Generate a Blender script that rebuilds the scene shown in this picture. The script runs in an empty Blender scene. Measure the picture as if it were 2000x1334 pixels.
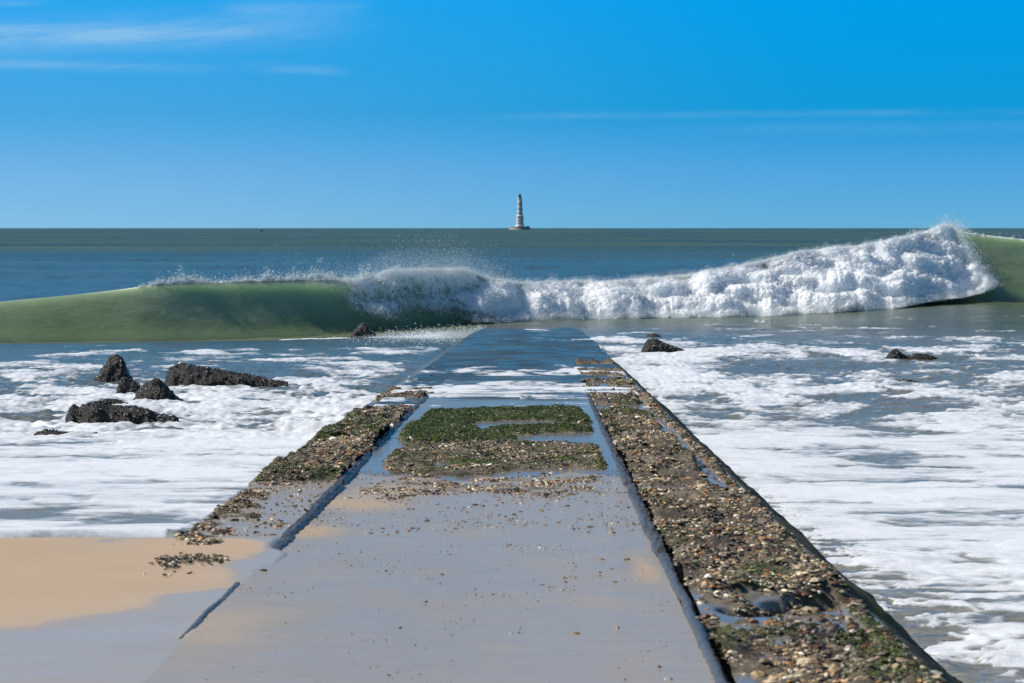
import bpy, bmesh, math, random
import numpy as np

rng = np.random.default_rng(7)
random.seed(7)
F = 7200.0          # focal length in pixels of a 2000 px wide picture (about 130 mm)
CAMZ = 3.35         # eye height above the sea
HOR = 445.0         # picture row of the horizon
R = math.radians
scene = bpy.context.scene
COL = scene.collection

# ------------------------------------------------------------------ noise
_p = np.random.default_rng(3).permutation(256).astype(np.int32)
_p = np.concatenate([_p, _p, _p])
_g2 = np.stack([np.cos(np.arange(256) / 256 * 2 * np.pi * 17), np.sin(np.arange(256) / 256 * 2 * np.pi * 17)], 1).astype(np.float32)
_g3 = np.random.default_rng(5).normal(size=(256, 3)).astype(np.float32)
_g3 /= np.linalg.norm(_g3, axis=1, keepdims=True)


def _fade(t):
    return t * t * t * (t * (t * 6 - 15) + 10)


def perlin(x, y, seed=0):
    x = np.asarray(x, np.float32) + np.float32(seed * 17.31)
    y = np.asarray(y, np.float32) + np.float32(seed * 9.77)
    x, y = np.broadcast_arrays(x, y)
    xi = np.floor(x).astype(np.int32); yi = np.floor(y).astype(np.int32)
    xf = x - xi; yf = y - yi
    xi &= 255; yi &= 255
    u = _fade(xf); v = _fade(yf)

    def g(ix, iy, dx, dy):
        h = _p[_p[ix & 255] + (iy & 255)]
        gg = _g2[h]
        return gg[..., 0] * dx + gg[..., 1] * dy
    a = g(xi, yi, xf, yf); b = g(xi + 1, yi, xf - 1, yf)
    c = g(xi, yi + 1, xf, yf - 1); d = g(xi + 1, yi + 1, xf - 1, yf - 1)
    ab = a + u * (b - a); cd = c + u * (d - c)
    return (ab + v * (cd - ab)) * 1.4


def fbm(x, y, octv=4, seed=0, gain=0.5, lac=2.03, billow=False):
    s = 0; a = 1.0; t = 0
    for i in range(octv):
        n = perlin(x, y, seed + i * 3.7)
        s = s + a * (np.abs(n) * 2 - 0.5 if billow else n)
        t += a; a *= gain; x = x * lac; y = y * lac
    return s / t


def perlin3(x, y, z, seed=0):
    x = np.asarray(x, np.float32) + np.float32(seed * 7.31); y = np.asarray(y, np.float32) + np.float32(seed * 3.1); z = np.asarray(z, np.float32)
    xi = np.floor(x).astype(np.int32); yi = np.floor(y).astype(np.int32); zi = np.floor(z).astype(np.int32)
    xf = x - xi; yf = y - yi; zf = z - zi
    u = _fade(xf); v = _fade(yf); w = _fade(zf)
    out = 0
    for i in (0, 1):
        for j in (0, 1):
            for k in (0, 1):
                h = _p[_p[_p[(xi + i) & 255] + ((yi + j) & 255)] + ((zi + k) & 255)]
                g = _g3[h]
                d = g[..., 0] * (xf - i) + g[..., 1] * (yf - j) + g[..., 2] * (zf - k)
                out = out + d * (u if i else 1 - u) * (v if j else 1 - v) * (w if k else 1 - w)
    return out * 1.5


def fbm3(x, y, z, octv=4, seed=0, gain=0.5, billow=False):
    s = 0; a = 1.0; t = 0
    for i in range(octv):
        n = perlin3(x, y, z, seed + i * 2.3)
        s = s + a * (np.abs(n) * 2 - 0.5 if billow else n)
        t += a; a *= gain; x = x * 2.03; y = y * 2.03; z = z * 2.03
    return s / t


def worley(x, y, seed=0):
    x = np.asarray(x, np.float32); y = np.asarray(y, np.float32)
    xi = np.floor(x).astype(np.int32); yi = np.floor(y).astype(np.int32)
    f1 = np.full(x.shape, 9, np.float32); f2 = f1.copy()
    for i in (-1, 0, 1):
        for j in (-1, 0, 1):
            cx = xi + i; cy = yi + j
            h = _p[_p[(cx + seed) & 255] + (cy & 255)]
            h2 = _p[h + 57]
            d = np.sqrt((cx + h / 255.0 - x) ** 2 + (cy + h2 / 255.0 - y) ** 2).astype(np.float32)
            f2 = np.where(d < f1, f1, np.minimum(f2, d)); f1 = np.minimum(f1, d)
    return f1, f2


def sstep(a, b, x):
    t = np.clip((x - a) / (b - a), 0, 1)
    return t * t * (3 - 2 * t)


def lerp(a, b, t):
    return a + (b - a) * t


# ------------------------------------------------------------------ mesh and object helpers
def mesh_from(name, V, Fc, mat=None, parent=None, smooth=True, fattr=None, cattr=None):
    """V (n,3); Fc (m,3) or (m,4) indices; fattr: per-vertex floats; cattr: per-vertex colours"""
    V = np.asarray(V, np.float32).reshape(-1, 3); Fc = np.asarray(Fc, np.int32)
    me = bpy.data.meshes.new(name)
    k = Fc.shape[1]
    me.vertices.add(len(V)); me.vertices.foreach_set('co', V.ravel())
    me.loops.add(Fc.size); me.loops.foreach_set('vertex_index', Fc.ravel())
    me.polygons.add(len(Fc)); me.polygons.foreach_set('loop_start', np.arange(0, Fc.size, k, dtype=np.int32))
    me.polygons.foreach_set('use_smooth', np.full(len(Fc), smooth))
    for n, a in (fattr or {}).items():
        at = me.attributes.new(n, 'FLOAT', 'POINT'); at.data.foreach_set('value', np.asarray(a, np.float32).ravel())
    for n, a in (cattr or {}).items():
        a = np.asarray(a, np.float32).reshape(-1, 3)
        at = me.attributes.new(n, 'FLOAT_COLOR', 'POINT')
        at.data.foreach_set('color', np.concatenate([a, np.ones((len(a), 1), np.float32)], 1).ravel())
    me.update(calc_edges=True); me.validate()
    ob = bpy.data.objects.new(name, me); COL.objects.link(ob)
    if mat: me.materials.append(mat)
    if parent: ob.parent = parent
    return ob


def grid_faces(nr, nc, keep=None):
    i = np.arange(nr * nc, dtype=np.int32).reshape(nr, nc)
    f = np.stack([i[:-1, :-1], i[:-1, 1:], i[1:, 1:], i[1:, :-1]], -1).reshape(-1, 4)
    if keep is not None:
        f = f[keep[:-1, :-1].ravel() & keep[1:, 1:].ravel()]
    return f


def grid(name, X, Y, Z, mat, parent=None, fattr=None, cattr=None, keep=None):
    nr, nc = X.shape
    return mesh_from(name, np.stack([X, Y, Z], -1), grid_faces(nr, nc, keep), mat, parent, True, fattr, cattr)


def compact(V, Fc):
    used = np.unique(Fc); m = np.full(len(V), -1, np.int32); m[used] = np.arange(len(used))
    return used, m[Fc]


def tag(o, label=None, cat=None, group=None, kind=None):
    if label: o['label'] = label
    if cat: o['category'] = cat
    if group: o['group'] = group
    if kind: o['kind'] = kind
    return o


def empty(name, loc):
    o = bpy.data.objects.new(name, None); COL.objects.link(o); o.location = loc; o.empty_display_size = 0.2
    return o


def bm_obj(name, bm, mat, parent=None, smooth=False):
    me = bpy.data.meshes.new(name); bm.to_mesh(me); bm.free()
    for p in me.polygons: p.use_smooth = smooth
    me.materials.append(mat)
    o = bpy.data.objects.new(name, me); COL.objects.link(o)
    if parent: o.parent = parent
    return o


# ------------------------------------------------------------------ node helpers
class NT:
    def __init__(s, mat):
        s.t = mat.node_tree; s.n = s.t.nodes; s.l = s.t.links

    def new(s, typ, **kw):
        nd = s.n.new(typ)
        for k, v in kw.items(): setattr(nd, k, v)
        return nd

    def link(s, a, b): s.l.new(a, b)

    def set(s, sock, v):
        if isinstance(v, bpy.types.NodeSocket): s.l.new(v, sock)
        else: sock.default_value = v

    def math(s, op, a, b=0.0, c=0.0, clamp=False):
        nd = s.new('ShaderNodeMath', operation=op, use_clamp=clamp)
        for i, v in enumerate((a, b, c)): s.set(nd.inputs[i], v)
        return nd.outputs[0]

    def smooth(s, lo, hi, x, a=0.0, b=1.0):
        nd = s.new('ShaderNodeMapRange', interpolation_type='SMOOTHSTEP')
        for i, v in enumerate((x, lo, hi, a, b)): s.set(nd.inputs[i], v)
        return nd.outputs[0]

    def mix(s, f, a, b, blend='MIX'):
        nd = s.new('ShaderNodeMix', data_type='RGBA', blend_type=blend)
        s.set(nd.inputs[0], f); s.set(nd.inputs[6], a); s.set(nd.inputs[7], b)
        return nd.outputs[2]

    def attr(s, name, out='Fac'):
        return s.new('ShaderNodeAttribute', attribute_name=name).outputs[out]

    def coord(s, scale=(1, 1, 1)):
        tc = s.new('ShaderNodeTexCoord'); mp = s.new('ShaderNodeMapping')
        s.link(tc.outputs['Object'], mp.inputs[0]); mp.inputs['Scale'].default_value = scale
        return mp.outputs[0]

    def noise(s, vec, scale, detail=4, rough=0.55, dist=0.0):
        nd = s.new('ShaderNodeTexNoise'); s.link(vec, nd.inputs['Vector'])
        nd.inputs['Scale'].default_value = scale; nd.inputs['Detail'].default_value = detail
        nd.inputs['Roughness'].default_value = rough; nd.inputs['Distortion'].default_value = dist
        return nd.outputs['Fac']

    def voro(s, vec, scale, out='Distance', feature='F1'):
        nd = s.new('ShaderNodeTexVoronoi', feature=feature); s.link(vec, nd.inputs['Vector']); nd.inputs['Scale'].default_value = scale
        return nd.outputs[out]

    def bump(s, h, strength=0.5, dist=0.02, normal=None):
        nd = s.new('ShaderNodeBump'); s.set(nd.inputs['Strength'], strength); nd.inputs['Distance'].default_value = dist
        s.link(h, nd.inputs['Height'])
        if normal: s.link(normal, nd.inputs['Normal'])
        return nd.outputs[0]


def C4(c): return (c[0], c[1], c[2], 1.0)


def new_mat(name, **kw):
    m = bpy.data.materials.new(name); m.use_nodes = True
    nt = NT(m); nt.n.clear()
    out = nt.new('ShaderNodeOutputMaterial'); b = nt.new('ShaderNodeBsdfPrincipled'); nt.link(b.outputs[0], out.inputs[0])
    for k, v in kw.items():
        nt.set(b.inputs[k.replace('_', ' ')], v)
    return m, nt, b, out


# ------------------------------------------------------------------ place geometry: ramp, water, beach
def axis(d): return -0.346 + 0.00667 * d


def zj(d): return 2.03 - 0.0163 * d          # top of the ramp


EL, ER = -1.55, 1.67                           # outer edges of the ramp
RIB = 0.965


def ramp_uv(u, v):                             # a point of the photograph on the ramp's plane -> (xl, d)
    d = 9504.0 / (v - 562.4)
    return (u - 1000) / F * d - axis(d), d


FU = np.array([-900, -300, 0, 300, 600, 800, 950, 1100, 1500, 1750, 1900, 2000, 2200, 2900], float)
FV = np.array([678, 673, 669, 666, 657, 645, 632, 622, 616, 602, 592, 590, 588, 586], float)
FD = np.array([114, 117, 119, 121, 125, 128, 131, 135, 138, 140, 142, 143, 145, 150], float)
FX = (FU - 1000) / F * FD
FZ = CAMZ - (FV - HOR) / F * FD               # the sea draws down before the wave on the left, is piled up on the right


def foot_d(x): return np.interp(x, FX, FD)     # where the wave's foot meets the sea, by x


def foot_z(x): return np.interp(x, FX, FZ)


def shore_edge(x):
    return 19.15 + 0.28 * perlin(x * 0.55, 0 * x + 3.3, 2) + 0.35 * sstep(-3.0, -1.9, x)


def sand_left(d): return zj(d) + np.interp(d, [4, 12, 17, 19.2, 24, 60, 200], [.03, .026, .026, .015, -.14, -.6, -2.5])


def chop_amp(xl, d):
    l = np.interp(d, [14, 20, 27, 33, 38, 55, 75, 95, 130, 200], [.003, .004, .008, .024, .085, .075, .04, .03, .035, .05])
    r = np.interp(d, [12, 22, 26, 42, 50, 75, 100, 130, 200], [.05, .03, .009, .011, .045, .055, .03, .03, .05])
    o = np.interp(d, [30, 45, 80, 130], [.016, .036, .06, .075])
    return np.where(xl < EL, l, np.where(xl > ER, r, o))


def z_water(x, d):
    xl = x - axis(d)
    wob = perlin(x * 1.3, d * .25, 4)
    film = np.interp(d + wob * 3.5, [30, 36, 41, 46, 60, 80, 125], [-.3, -.05, .006, .02, .03, .045, .06])
    film = film - .075 * np.clip(fbm(x / 1.3, d / 1.0, 4, 37) - .10, 0, 1) * sstep(44, 50, d) * (1 - sstep(105, 118, d))
    sh = .2 * (1 - sstep(-.03, .01, film))
    over = sstep(EL - .02 + sh, EL + .12 + sh, xl) * (1 - sstep(ER - .03 - sh, ER + .16 - sh, xl)) * (1 - sstep(122, 132, d))
    gl = np.interp(d, [14, 19, 22, 26, 33, 40, 60, 90, 110, 125], [.0, -.035, .0, .05, .1, .15, .2, .2, .14, .06])
    gr = np.interp(d, [10, 30, 50, 70, 82, 100, 125], [.46, .42, .32, .17, .0, -.04, -.04])
    side = zj(d) - np.where(xl < 0, gl, gr)
    z = lerp(side, zj(d) + film, over)
    z = lerp(z, 0.0, sstep(112, 128, d))
    df = foot_d(x)
    z = z + (foot_z(x) - np.where(d < 128, .0, .0)) * sstep(-24, -2, d - df) * (1 - sstep(1.5, 7, d - df))
    a = chop_amp(xl, d)
    ch = fbm(x / 1.5, d / 1.1, 4, 11) + .5 * fbm(x / .6, d / .5, 3, 21, billow=True)
    ch = ch + np.interp(d, [22, 26, 42, 55], [0, 2.2, 2.2, 0]) * np.where(xl < 0, .25, 1) * perlin(x / 2.6 + .4 * perlin(x / 2, d / 2, 36), d / 1.9, 35)
    ch = ch + .35 * fbm(x / .28, d / .28, 2, 27, billow=True)
    rip = perlin(x / 1.6 + .3 * perlin(x, d), d / .42, 31) + .7 * perlin(x / .8, d / .2, 33)
    z = z + a * lerp(ch * 1.1, rip, np.maximum(over, sstep(95, 120, d)))
    # swell out at sea
    far = sstep(175, 300, d)
    z = z + far * .30 * perlin(x / 75, d / 30, 41) + far * .22 * np.sin(d / 8.5 + 2.2 * perlin(x / 90, d / 60, 44)) + far * .12 * perlin(x / 14, d / 7, 42) + far * .07 * perlin(x / 4, d / 2.2, 43) + .045 * sstep(128, 160, d) * (1 - sstep(300, 600, d)) * (perlin(x / 1.9, d / 1.3, 45) + perlin(x / .8, d / .7, 46))
    # the water's edge on the left beach
    e = shore_edge(x)
    lip = sstep(e - .02, e + .10, d)
    left = (xl < EL + .15)
    onsand = (d < 24) & left
    zs = sand_left(d) + lerp(-.12, np.interp(d - e, [0, .12, .35, .8, 5], [.018, .032, .02, .010, .012]), lip)
    z = np.where(onsand, lerp(zs, z, sstep(20.5, 24, d)), z)
    z = np.where((xl > EL + .02) & (xl < 0) & (film < -.03), np.minimum(z, zj(d) - .14), z)
    return z


def foam_map(x, d):
    """coverage -> pattern 0..1 and turbulence"""
    xl = x - axis(d)
    L = np.interp(d, [19.3, 20.0, 20.6, 22, 25, 27.5, 29, 36, 40, 52, 60, 72, 84, 93, 102], [.9, .82, .66, .58, .62, .80, .88, .86, .66, .58, .45, .43, .37, .10, -.45])
    Rr = np.interp(d, [13, 18, 22, 26, 30, 40, 46, 55, 66, 80, 92, 105, 115], [.42, .52, .76, .87, .84, .78, .52, .38, .36, .32, .26, .10, -.05])
    near = (1 - sstep(ER + .35, ER + lerp(1.3, .6, sstep(20, 40, d)), xl)) * (1 - sstep(30, 60, d))
    Rr = Rr - .45 * near * (xl > 0)
    O = np.interp(d + 2.2 * perlin(x * .7, d * .1, 8), [34, 38, 41, 42.5, 44, 46.3, 47.2, 48.5, 52, 55, 57, 60, 63, 70], [.45, .55, .48, .12, .10, .55, .50, .08, .10, .50, .40, .02, -.12, -.25])
    cov = np.where(xl < EL - .05, L, np.where(xl > ER + .05, Rr, O))
    cov = cov - .55 * np.exp(-((xl - EL + .22) / .26) ** 2) * sstep(44, 56, d) * (1 - sstep(96, 104, d))
    # the splash against the left flank under the curl, the patch on the ramp
    cov = cov + 1.35 * np.exp(-((xl + 3.0) / 1.7) ** 2 - ((d - 111) / 9) ** 2) * (xl < EL)
    cov = cov + 1.05 * np.exp(-((x + 6.2) / 1.6) ** 2 - ((d - 113) / 4) ** 2)
    cov = cov + .9 * np.exp(-((x - .72) / .45) ** 2 - ((d - 112) / 3.5) ** 2)
    wx = x + .9 * fbm(x / 1.5, d / 1.5, 4, 51); wd = d + .9 * fbm(x / 1.5, d / 1.5, 4, 57)
    g = np.interp(d, [26, 45, 70, 110], [1, 1.15, 2.0, 2.7])
    n1 = fbm(wx / 2.4 / g, wd / 1.7 / g, 5, 61, gain=.55)
    f1, f2 = worley(wx / .75, wd / .6, 5)
    g1, g2 = worley(wx / .28, wd / .25, 9)
    lace = (f2 - f1)
    lace2 = (g2 - g1)
    st = fbm(x / 2.2, d / .5, 3, 71)
    n2 = fbm(wx / .9 / g, wd / .8 / g, 4, 67, gain=.55)
    rg = 1 - np.minimum(1, 2.6 * np.abs(fbm(wx / 1.1 / g, wd / 1.1 / g, 4, 73)))
    rg2 = 1 - np.minimum(1, 2.6 * np.abs(fbm(wx / .4 / g, wd / .4 / g, 3, 77)))
    turb = np.where(xl < 0, np.interp(d, [26, 34, 40, 60, 80], [.15, .3, .8, .8, .5]), np.interp(d, [14, 22, 27, 42, 52, 90], [1, .8, .15, .25, .9, .8]))
    turb = np.where((xl > 0) & (d < 40), np.maximum(turb, 1.3 * near), turb)
    rg3 = 1 - np.minimum(1, 2.4 * np.abs(fbm(wx / .30 + 2 * n2, wd / .34, 4, 79, .6)))
    s = cov + np.where((xl > 0) & (d < 45), near, 0) * (.95 * (rg3 - .62) - .6 * n1) + 1.0 * n1 + .8 * n2 + .10 * st - turb * (.40 * (lace - .35) + .25 * (lace2 - .3)) + turb * (.55 * (rg - .62) + .35 * (rg2 - .62))
    return s, cov, n1


# ------------------------------------------------------------------ materials
def foam_shader(nt, normal=None):
    b = nt.new('ShaderNodeBsdfPrincipled')
    b.inputs['Base Color'].default_value = (.86, .875, .89, 1); b.inputs['Roughness'].default_value = .55
    b.inputs['Specular IOR Level'].default_value = .25
    if normal: nt.link(normal, b.inputs['Normal'])
    return b


def make_water(name, with_foam):
    m, nt, b, out = new_mat(name)
    co = nt.coord()
    green = nt.attr('green'); silt = nt.attr('silt')
    base = nt.mix(green, C4((.042, .088, .088)), C4((.115, .150, .085)))
    base = nt.mix(silt, base, C4((.34, .31, .245)))
    b1 = nt.noise(nt.coord((.8, 1.6, 1)), 1.6, 5, .6)
    b2 = nt.noise(nt.coord((1, 1.7, 1)), 9, 4, .6)
    nb = nt.bump(nt.noise(nt.coord((.5, 1.4, 1)), .22, 4, .65), nt.smooth(0, 1, nt.attr('calm'), .9, .0), 1.0)
    nb = nt.bump(b1, .55, .15, nb)
    nb = nt.bump(b2, .35, .03, nb)
    fr = nt.new('ShaderNodeFresnel'); fr.inputs['IOR'].default_value = 1.33; nt.link(nb, fr.inputs['Normal'])
    calm = nt.attr('calm')
    cap = nt.smooth(0, 1, calm, .33, 1.0)
    df = nt.new('ShaderNodeBsdfDiffuse'); nt.link(base, df.inputs[0])
    gl = nt.new('ShaderNodeBsdfGlossy'); gl.inputs['Roughness'].default_value = .12; nt.link(nb, gl.inputs['Normal'])
    b = nt.new('ShaderNodeMixShader'); nt.link(nt.math('MULTIPLY', fr.outputs[0], cap), b.inputs[0]); nt.link(df.outputs[0], b.inputs[1]); nt.link(gl.outputs[0], b.inputs[2])
    nt.link(b.outputs[0], out.inputs[0])
    if with_foam:
        f = nt.attr('foam')
        n = nt.noise(nt.coord((1, 1.2, 1)), 14, 5, .65)
        n2 = nt.noise(nt.coord((1, 1.2, 1)), 55, 3, .6)
        ff = nt.math('ADD', f, nt.math('MULTIPLY', nt.math('SUBTRACT', n, .5), .30))
        ff = nt.math('ADD', ff, nt.math('MULTIPLY', nt.math('SUBTRACT', n2, .5), .14))
        ff = nt.math('SUBTRACT', ff, nt.math('MULTIPLY', nt.math('SUBTRACT', .55, nt.voro(nt.coord((1, 1.2, 1)), 7)), .16))
        k = nt.smooth(.33, .70, ff)
        th = nt.math('ADD', nt.math('MULTIPLY', nt.noise(nt.coord((.55, 1.3, 1)), 1.1, 5, .62, .8), .75), nt.math('MULTIPLY', nt.noise(nt.coord((.8, 1.2, 1)), 9, 4, .65), .35))
        thick = nt.smooth(.58, .95, f)
        k = nt.math('MULTIPLY', k, nt.math('MAXIMUM', nt.smooth(.34, .66, th, .62, 1.0), thick))
        hb = nt.bump(nt.noise(co, 22, 4, .6), .25, .02)
        fs = foam_shader(nt, hb)
        mx = nt.new('ShaderNodeMixShader'); nt.link(k, mx.inputs[0]); nt.link(b.outputs[0], mx.inputs[1]); nt.link(fs.outputs[0], mx.inputs[2])
        nt.link(mx.outputs[0], out.inputs[0])
    return m


def make_wave():
    m, nt, b, out = new_mat('wave water')
    co = nt.coord((1, 1, 1))
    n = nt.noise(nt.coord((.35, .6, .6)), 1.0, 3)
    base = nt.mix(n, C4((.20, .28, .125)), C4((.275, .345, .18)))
    base = nt.mix(nt.attr('foot_shade'), base, C4((.080, .115, .068)))  # foot of the face shaded by painting the same water darker
    mk = nt.math('ADD', nt.attr('milk_glow'), nt.math('MULTIPLY', nt.math('SUBTRACT', n, .5), .5), clamp=True)
    base = nt.mix(mk, base, C4((.43, .50, .35)))  # paler colour paints the crest's glow together with its milky bubbles
    nt.link(base, b.inputs['Base Color'])
    b.inputs['Subsurface Weight'].default_value = .72
    b.inputs['Subsurface Radius'].default_value = (.85, .95, .75)
    b.inputs['Subsurface Scale'].default_value = 1.3; b.inputs['Subsurface Anisotropy'].default_value = .6
    b.inputs['IOR'].default_value = 1.33; b.inputs['Roughness'].default_value = .12
    nb = nt.bump(nt.noise(nt.coord((.35, 1.2, 1.5)), 1.6, 6, .65), .30, .25)
    nb = nt.bump(nt.noise(nt.coord((.5, 1.2, 1.4)), 8, 4, .65), .45, .05, nb)
    nt.link(nb, b.inputs['Normal'])
    # flecks and lace of foam carried up the face
    f = nt.attr('foam')
    v = nt.voro(nt.coord((1, 1, 1)), 3.2)
    sp = nt.math('ADD', f, nt.math('MULTIPLY', nt.math('SUBTRACT', nt.noise(nt.coord((.6, 1, 1)), 6, 5, .7), .5), 1.3))
    sp = nt.math('SUBTRACT', sp, nt.math('MULTIPLY', v, .3))
    k = nt.smooth(.45, .62, sp)
    fs = foam_shader(nt, nb)
    mx = nt.new('ShaderNodeMixShader'); nt.link(k, mx.inputs[0]); nt.link(b.outputs[0], mx.inputs[1]); nt.link(fs.outputs[0], mx.inputs[2])
    nt.link(mx.outputs[0], out.inputs[0])
    return m


def make_whitewater():
    m, nt, b, out = new_mat('whitewater', Roughness=.6, Specular_IOR_Level=.15)
    b.inputs['Base Color'].default_value = (.975, .98, .98, 1)
    nb = nt.bump(nt.noise(nt.coord(), 22, 4, .7), .3, .03)
    nt.link(nb, b.inputs['Normal'])
    b.inputs['Subsurface Weight'].default_value = .6; b.inputs['Subsurface Radius'].default_value = (.55, .6, .6); b.inputs['Subsurface Scale'].default_value = 1.1
    mx = b
    tr = nt.new('ShaderNodeBsdfTransparent')
    a = nt.attr('veil')
    n = nt.noise(nt.coord(), 5, 6, .75); n2 = nt.noise(nt.coord(), 30, 3, .7)
    t = nt.math('ADD', nt.math('SUBTRACT', nt.math('MULTIPLY', n, 1.2), .6), nt.math('MULTIPLY', nt.math('SUBTRACT', n2, .5), .6))
    k = nt.smooth(.25, .75, nt.math('ADD', a, t))
    m2 = nt.new('ShaderNodeMixShader'); nt.link(k, m2.inputs[0]); nt.link(tr.outputs[0], m2.inputs[1]); nt.link(mx.outputs[0], m2.inputs[2])
    nt.link(m2.outputs[0], out.inputs[0])
    return m


def make_drop():
    m, nt, b, out = new_mat('spray drops', Roughness=.3, Specular_IOR_Level=.5)
    b.inputs['Base Color'].default_value = (.90, .93, .94, 1)
    tl = nt.new('ShaderNodeBsdfTranslucent'); tl.inputs[0].default_value = (.9, .95, .95, 1)
    mx = nt.new('ShaderNodeMixShader'); mx.inputs[0].default_value = .4
    nt.link(b.outputs[0], mx.inputs[1]); nt.link(tl.outputs[0], mx.inputs[2]); nt.link(mx.outputs[0], out.inputs[0])
    return m


def film_shader(nt, out, base, nb, cap, rough):
    """a rough ground under a broken film of water: Fresnel gloss scaled by how much of it is wet"""
    fr = nt.new('ShaderNodeFresnel'); fr.inputs['IOR'].default_value = 1.34; nt.link(nb, fr.inputs['Normal'])
    df = nt.new('ShaderNodeBsdfDiffuse'); nt.link(base, df.inputs[0]); nt.link(nb, df.inputs['Normal'])
    gl = nt.new('ShaderNodeBsdfGlossy'); nt.set(gl.inputs['Roughness'], rough); nt.link(nb, gl.inputs['Normal'])
    mx = nt.new('ShaderNodeMixShader'); nt.link(nt.math('MULTIPLY', fr.outputs[0], cap), mx.inputs[0])
    nt.link(df.outputs[0], mx.inputs[1]); nt.link(gl.outputs[0], mx.inputs[2]); nt.link(mx.outputs[0], out.inputs[0])


def make_sand():
    m, nt, b, out = new_mat('sand')
    wet = nt.attr('wet')
    n = nt.noise(nt.coord(), 1.3, 5); g = nt.noise(nt.coord(), 260, 2, .7)
    base = nt.mix(n, C4((.52, .38, .265)), C4((.60, .45, .32)))
    base = nt.mix(nt.math('MULTIPLY', g, .35), base, C4((.40, .28, .18)))
    base = nt.mix(wet, base, nt.mix(n, C4((.43, .37, .31)), C4((.51, .44, .37))))
    nt.link(base, b.inputs['Base Color'])
    w2 = nt.smooth(.3, .8, nt.math('ADD', wet, nt.math('MULTIPLY', nt.math('SUBTRACT', n, .5), .35)))
    bs = nt.smooth(0, 1, w2, .35, .03)
    nb = nt.bump(g, bs, .006)
    nb = nt.bump(nt.noise(nt.coord((1, 2.5, 1)), 3.0, 4), nt.smooth(0, 1, w2, .15, .06), .03, nb)
    film_shader(nt, out, base, nb, nt.smooth(0, 1, w2, .05, .60), nt.smooth(0, 1, w2, .5, .10))
    return m


def make_crust():
    """concrete with a crust of grit, algae and puddles, driven by attributes"""
    m, nt, b, out = new_mat('crusted concrete')
    wet = nt.attr('wet'); alg = nt.attr('algae'); sand = nt.attr('sand')
    n = nt.noise(nt.coord(), 38, 5, .7); n2 = nt.noise(nt.coord(), 6, 4, .6)
    ra = nt.new('ShaderNodeValToRGB')
    for e, (p, c) in zip([ra.color_ramp.elements[0], ra.color_ramp.elements[1]], ((.28, (.07, .06, .046)), (.72, (.36, .29, .20)))):
        e.position = p; e.color = C4(c)
    nt.link(n, ra.inputs[0])
    base = nt.mix(nt.math('MULTIPLY', n2, .6), ra.outputs[0], C4((.20, .165, .12)))
    base = nt.mix(nt.smooth(.40, .68, nt.noise(nt.coord((1, .5, 1)), 1.9, 4, .6)), base, C4((.085, .07, .052)))
    base = nt.mix(alg, base, nt.mix(n, C4((.04, .06, .014)), C4((.13, .15, .035))))
    base = nt.mix(sand, base, nt.mix(n2, C4((.43, .37, .31)), C4((.51, .44, .37))))
    dry = nt.attr('dry')
    gr = nt.noise(nt.coord(), 240, 2, .7)
    base = nt.mix(nt.math('MULTIPLY', nt.math('MULTIPLY', gr, sand), .45), base, C4((.22, .18, .15)))
    base = nt.mix(nt.math('MULTIPLY', nt.smooth(.5, .75, nt.noise(nt.coord((.7, 2.6, 1)), 2.2, 6, .65, .6)), nt.math('MULTIPLY', sand, .35)), base, C4((.30, .25, .21)))
    base = nt.mix(nt.math('MULTIPLY', dry, sand), base, C4((.52, .395, .28)))
    base = nt.mix(nt.math('MULTIPLY', wet, .8), base, C4((.26, .235, .21)))
    nt.link(base, b.inputs['Base Color'])
    s = nt.math('MAXIMUM', wet, nt.math('MULTIPLY', nt.math('SUBTRACT', sand, nt.math('MULTIPLY', dry, .75), clamp=True), .9))
    nb = nt.bump(n, nt.smooth(0, 1, s, .8, .02), .02)
    nb = nt.bump(nt.noise(nt.coord((1, 3, 1)), 5, 4, .6), nt.math('MULTIPLY', sand, .10), .02, nb)
    cap = nt.math('ADD', nt.math('MULTIPLY', wet, .72), nt.math('MULTIPLY', nt.math('SUBTRACT', sand, nt.math('MULTIPLY', dry, .75), clamp=True), .58))
    grit = nt.math('SUBTRACT', 1.0, nt.math('MAXIMUM', wet, sand))
    film_shader(nt, out, base, nb, nt.math('ADD', cap, nt.math('MULTIPLY', grit, .22)), nt.smooth(0, 1, s, .38, .08))
    return m


def make_ridge():
    m, nt, b, out = new_mat('wet stone ridge')
    n = nt.noise(nt.coord(), 9, 5, .65)
    nt.link(nt.mix(n, C4((.03, .03, .03)), C4((.15, .14, .13))), b.inputs['Base Color'])
    b.inputs['Roughness'].default_value = .3; b.inputs['IOR'].default_value = 1.4
    nt.link(nt.bump(nt.noise(nt.coord((1, 2, 1)), 30, 4), .35, .02), b.inputs['Normal'])
    return m


def make_tint(name, rough, spec=.4, bumpscale=0):
    m, nt, b, out = new_mat(name)
    nt.link(nt.attr('tint', 'Color'), b.inputs['Base Color'])
    b.inputs['Roughness'].default_value = rough; b.inputs['Specular IOR Level'].default_value = spec
    if bumpscale: nt.link(nt.bump(nt.noise(nt.coord(), bumpscale, 3), .4, .004), b.inputs['Normal'])
    return m


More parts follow.
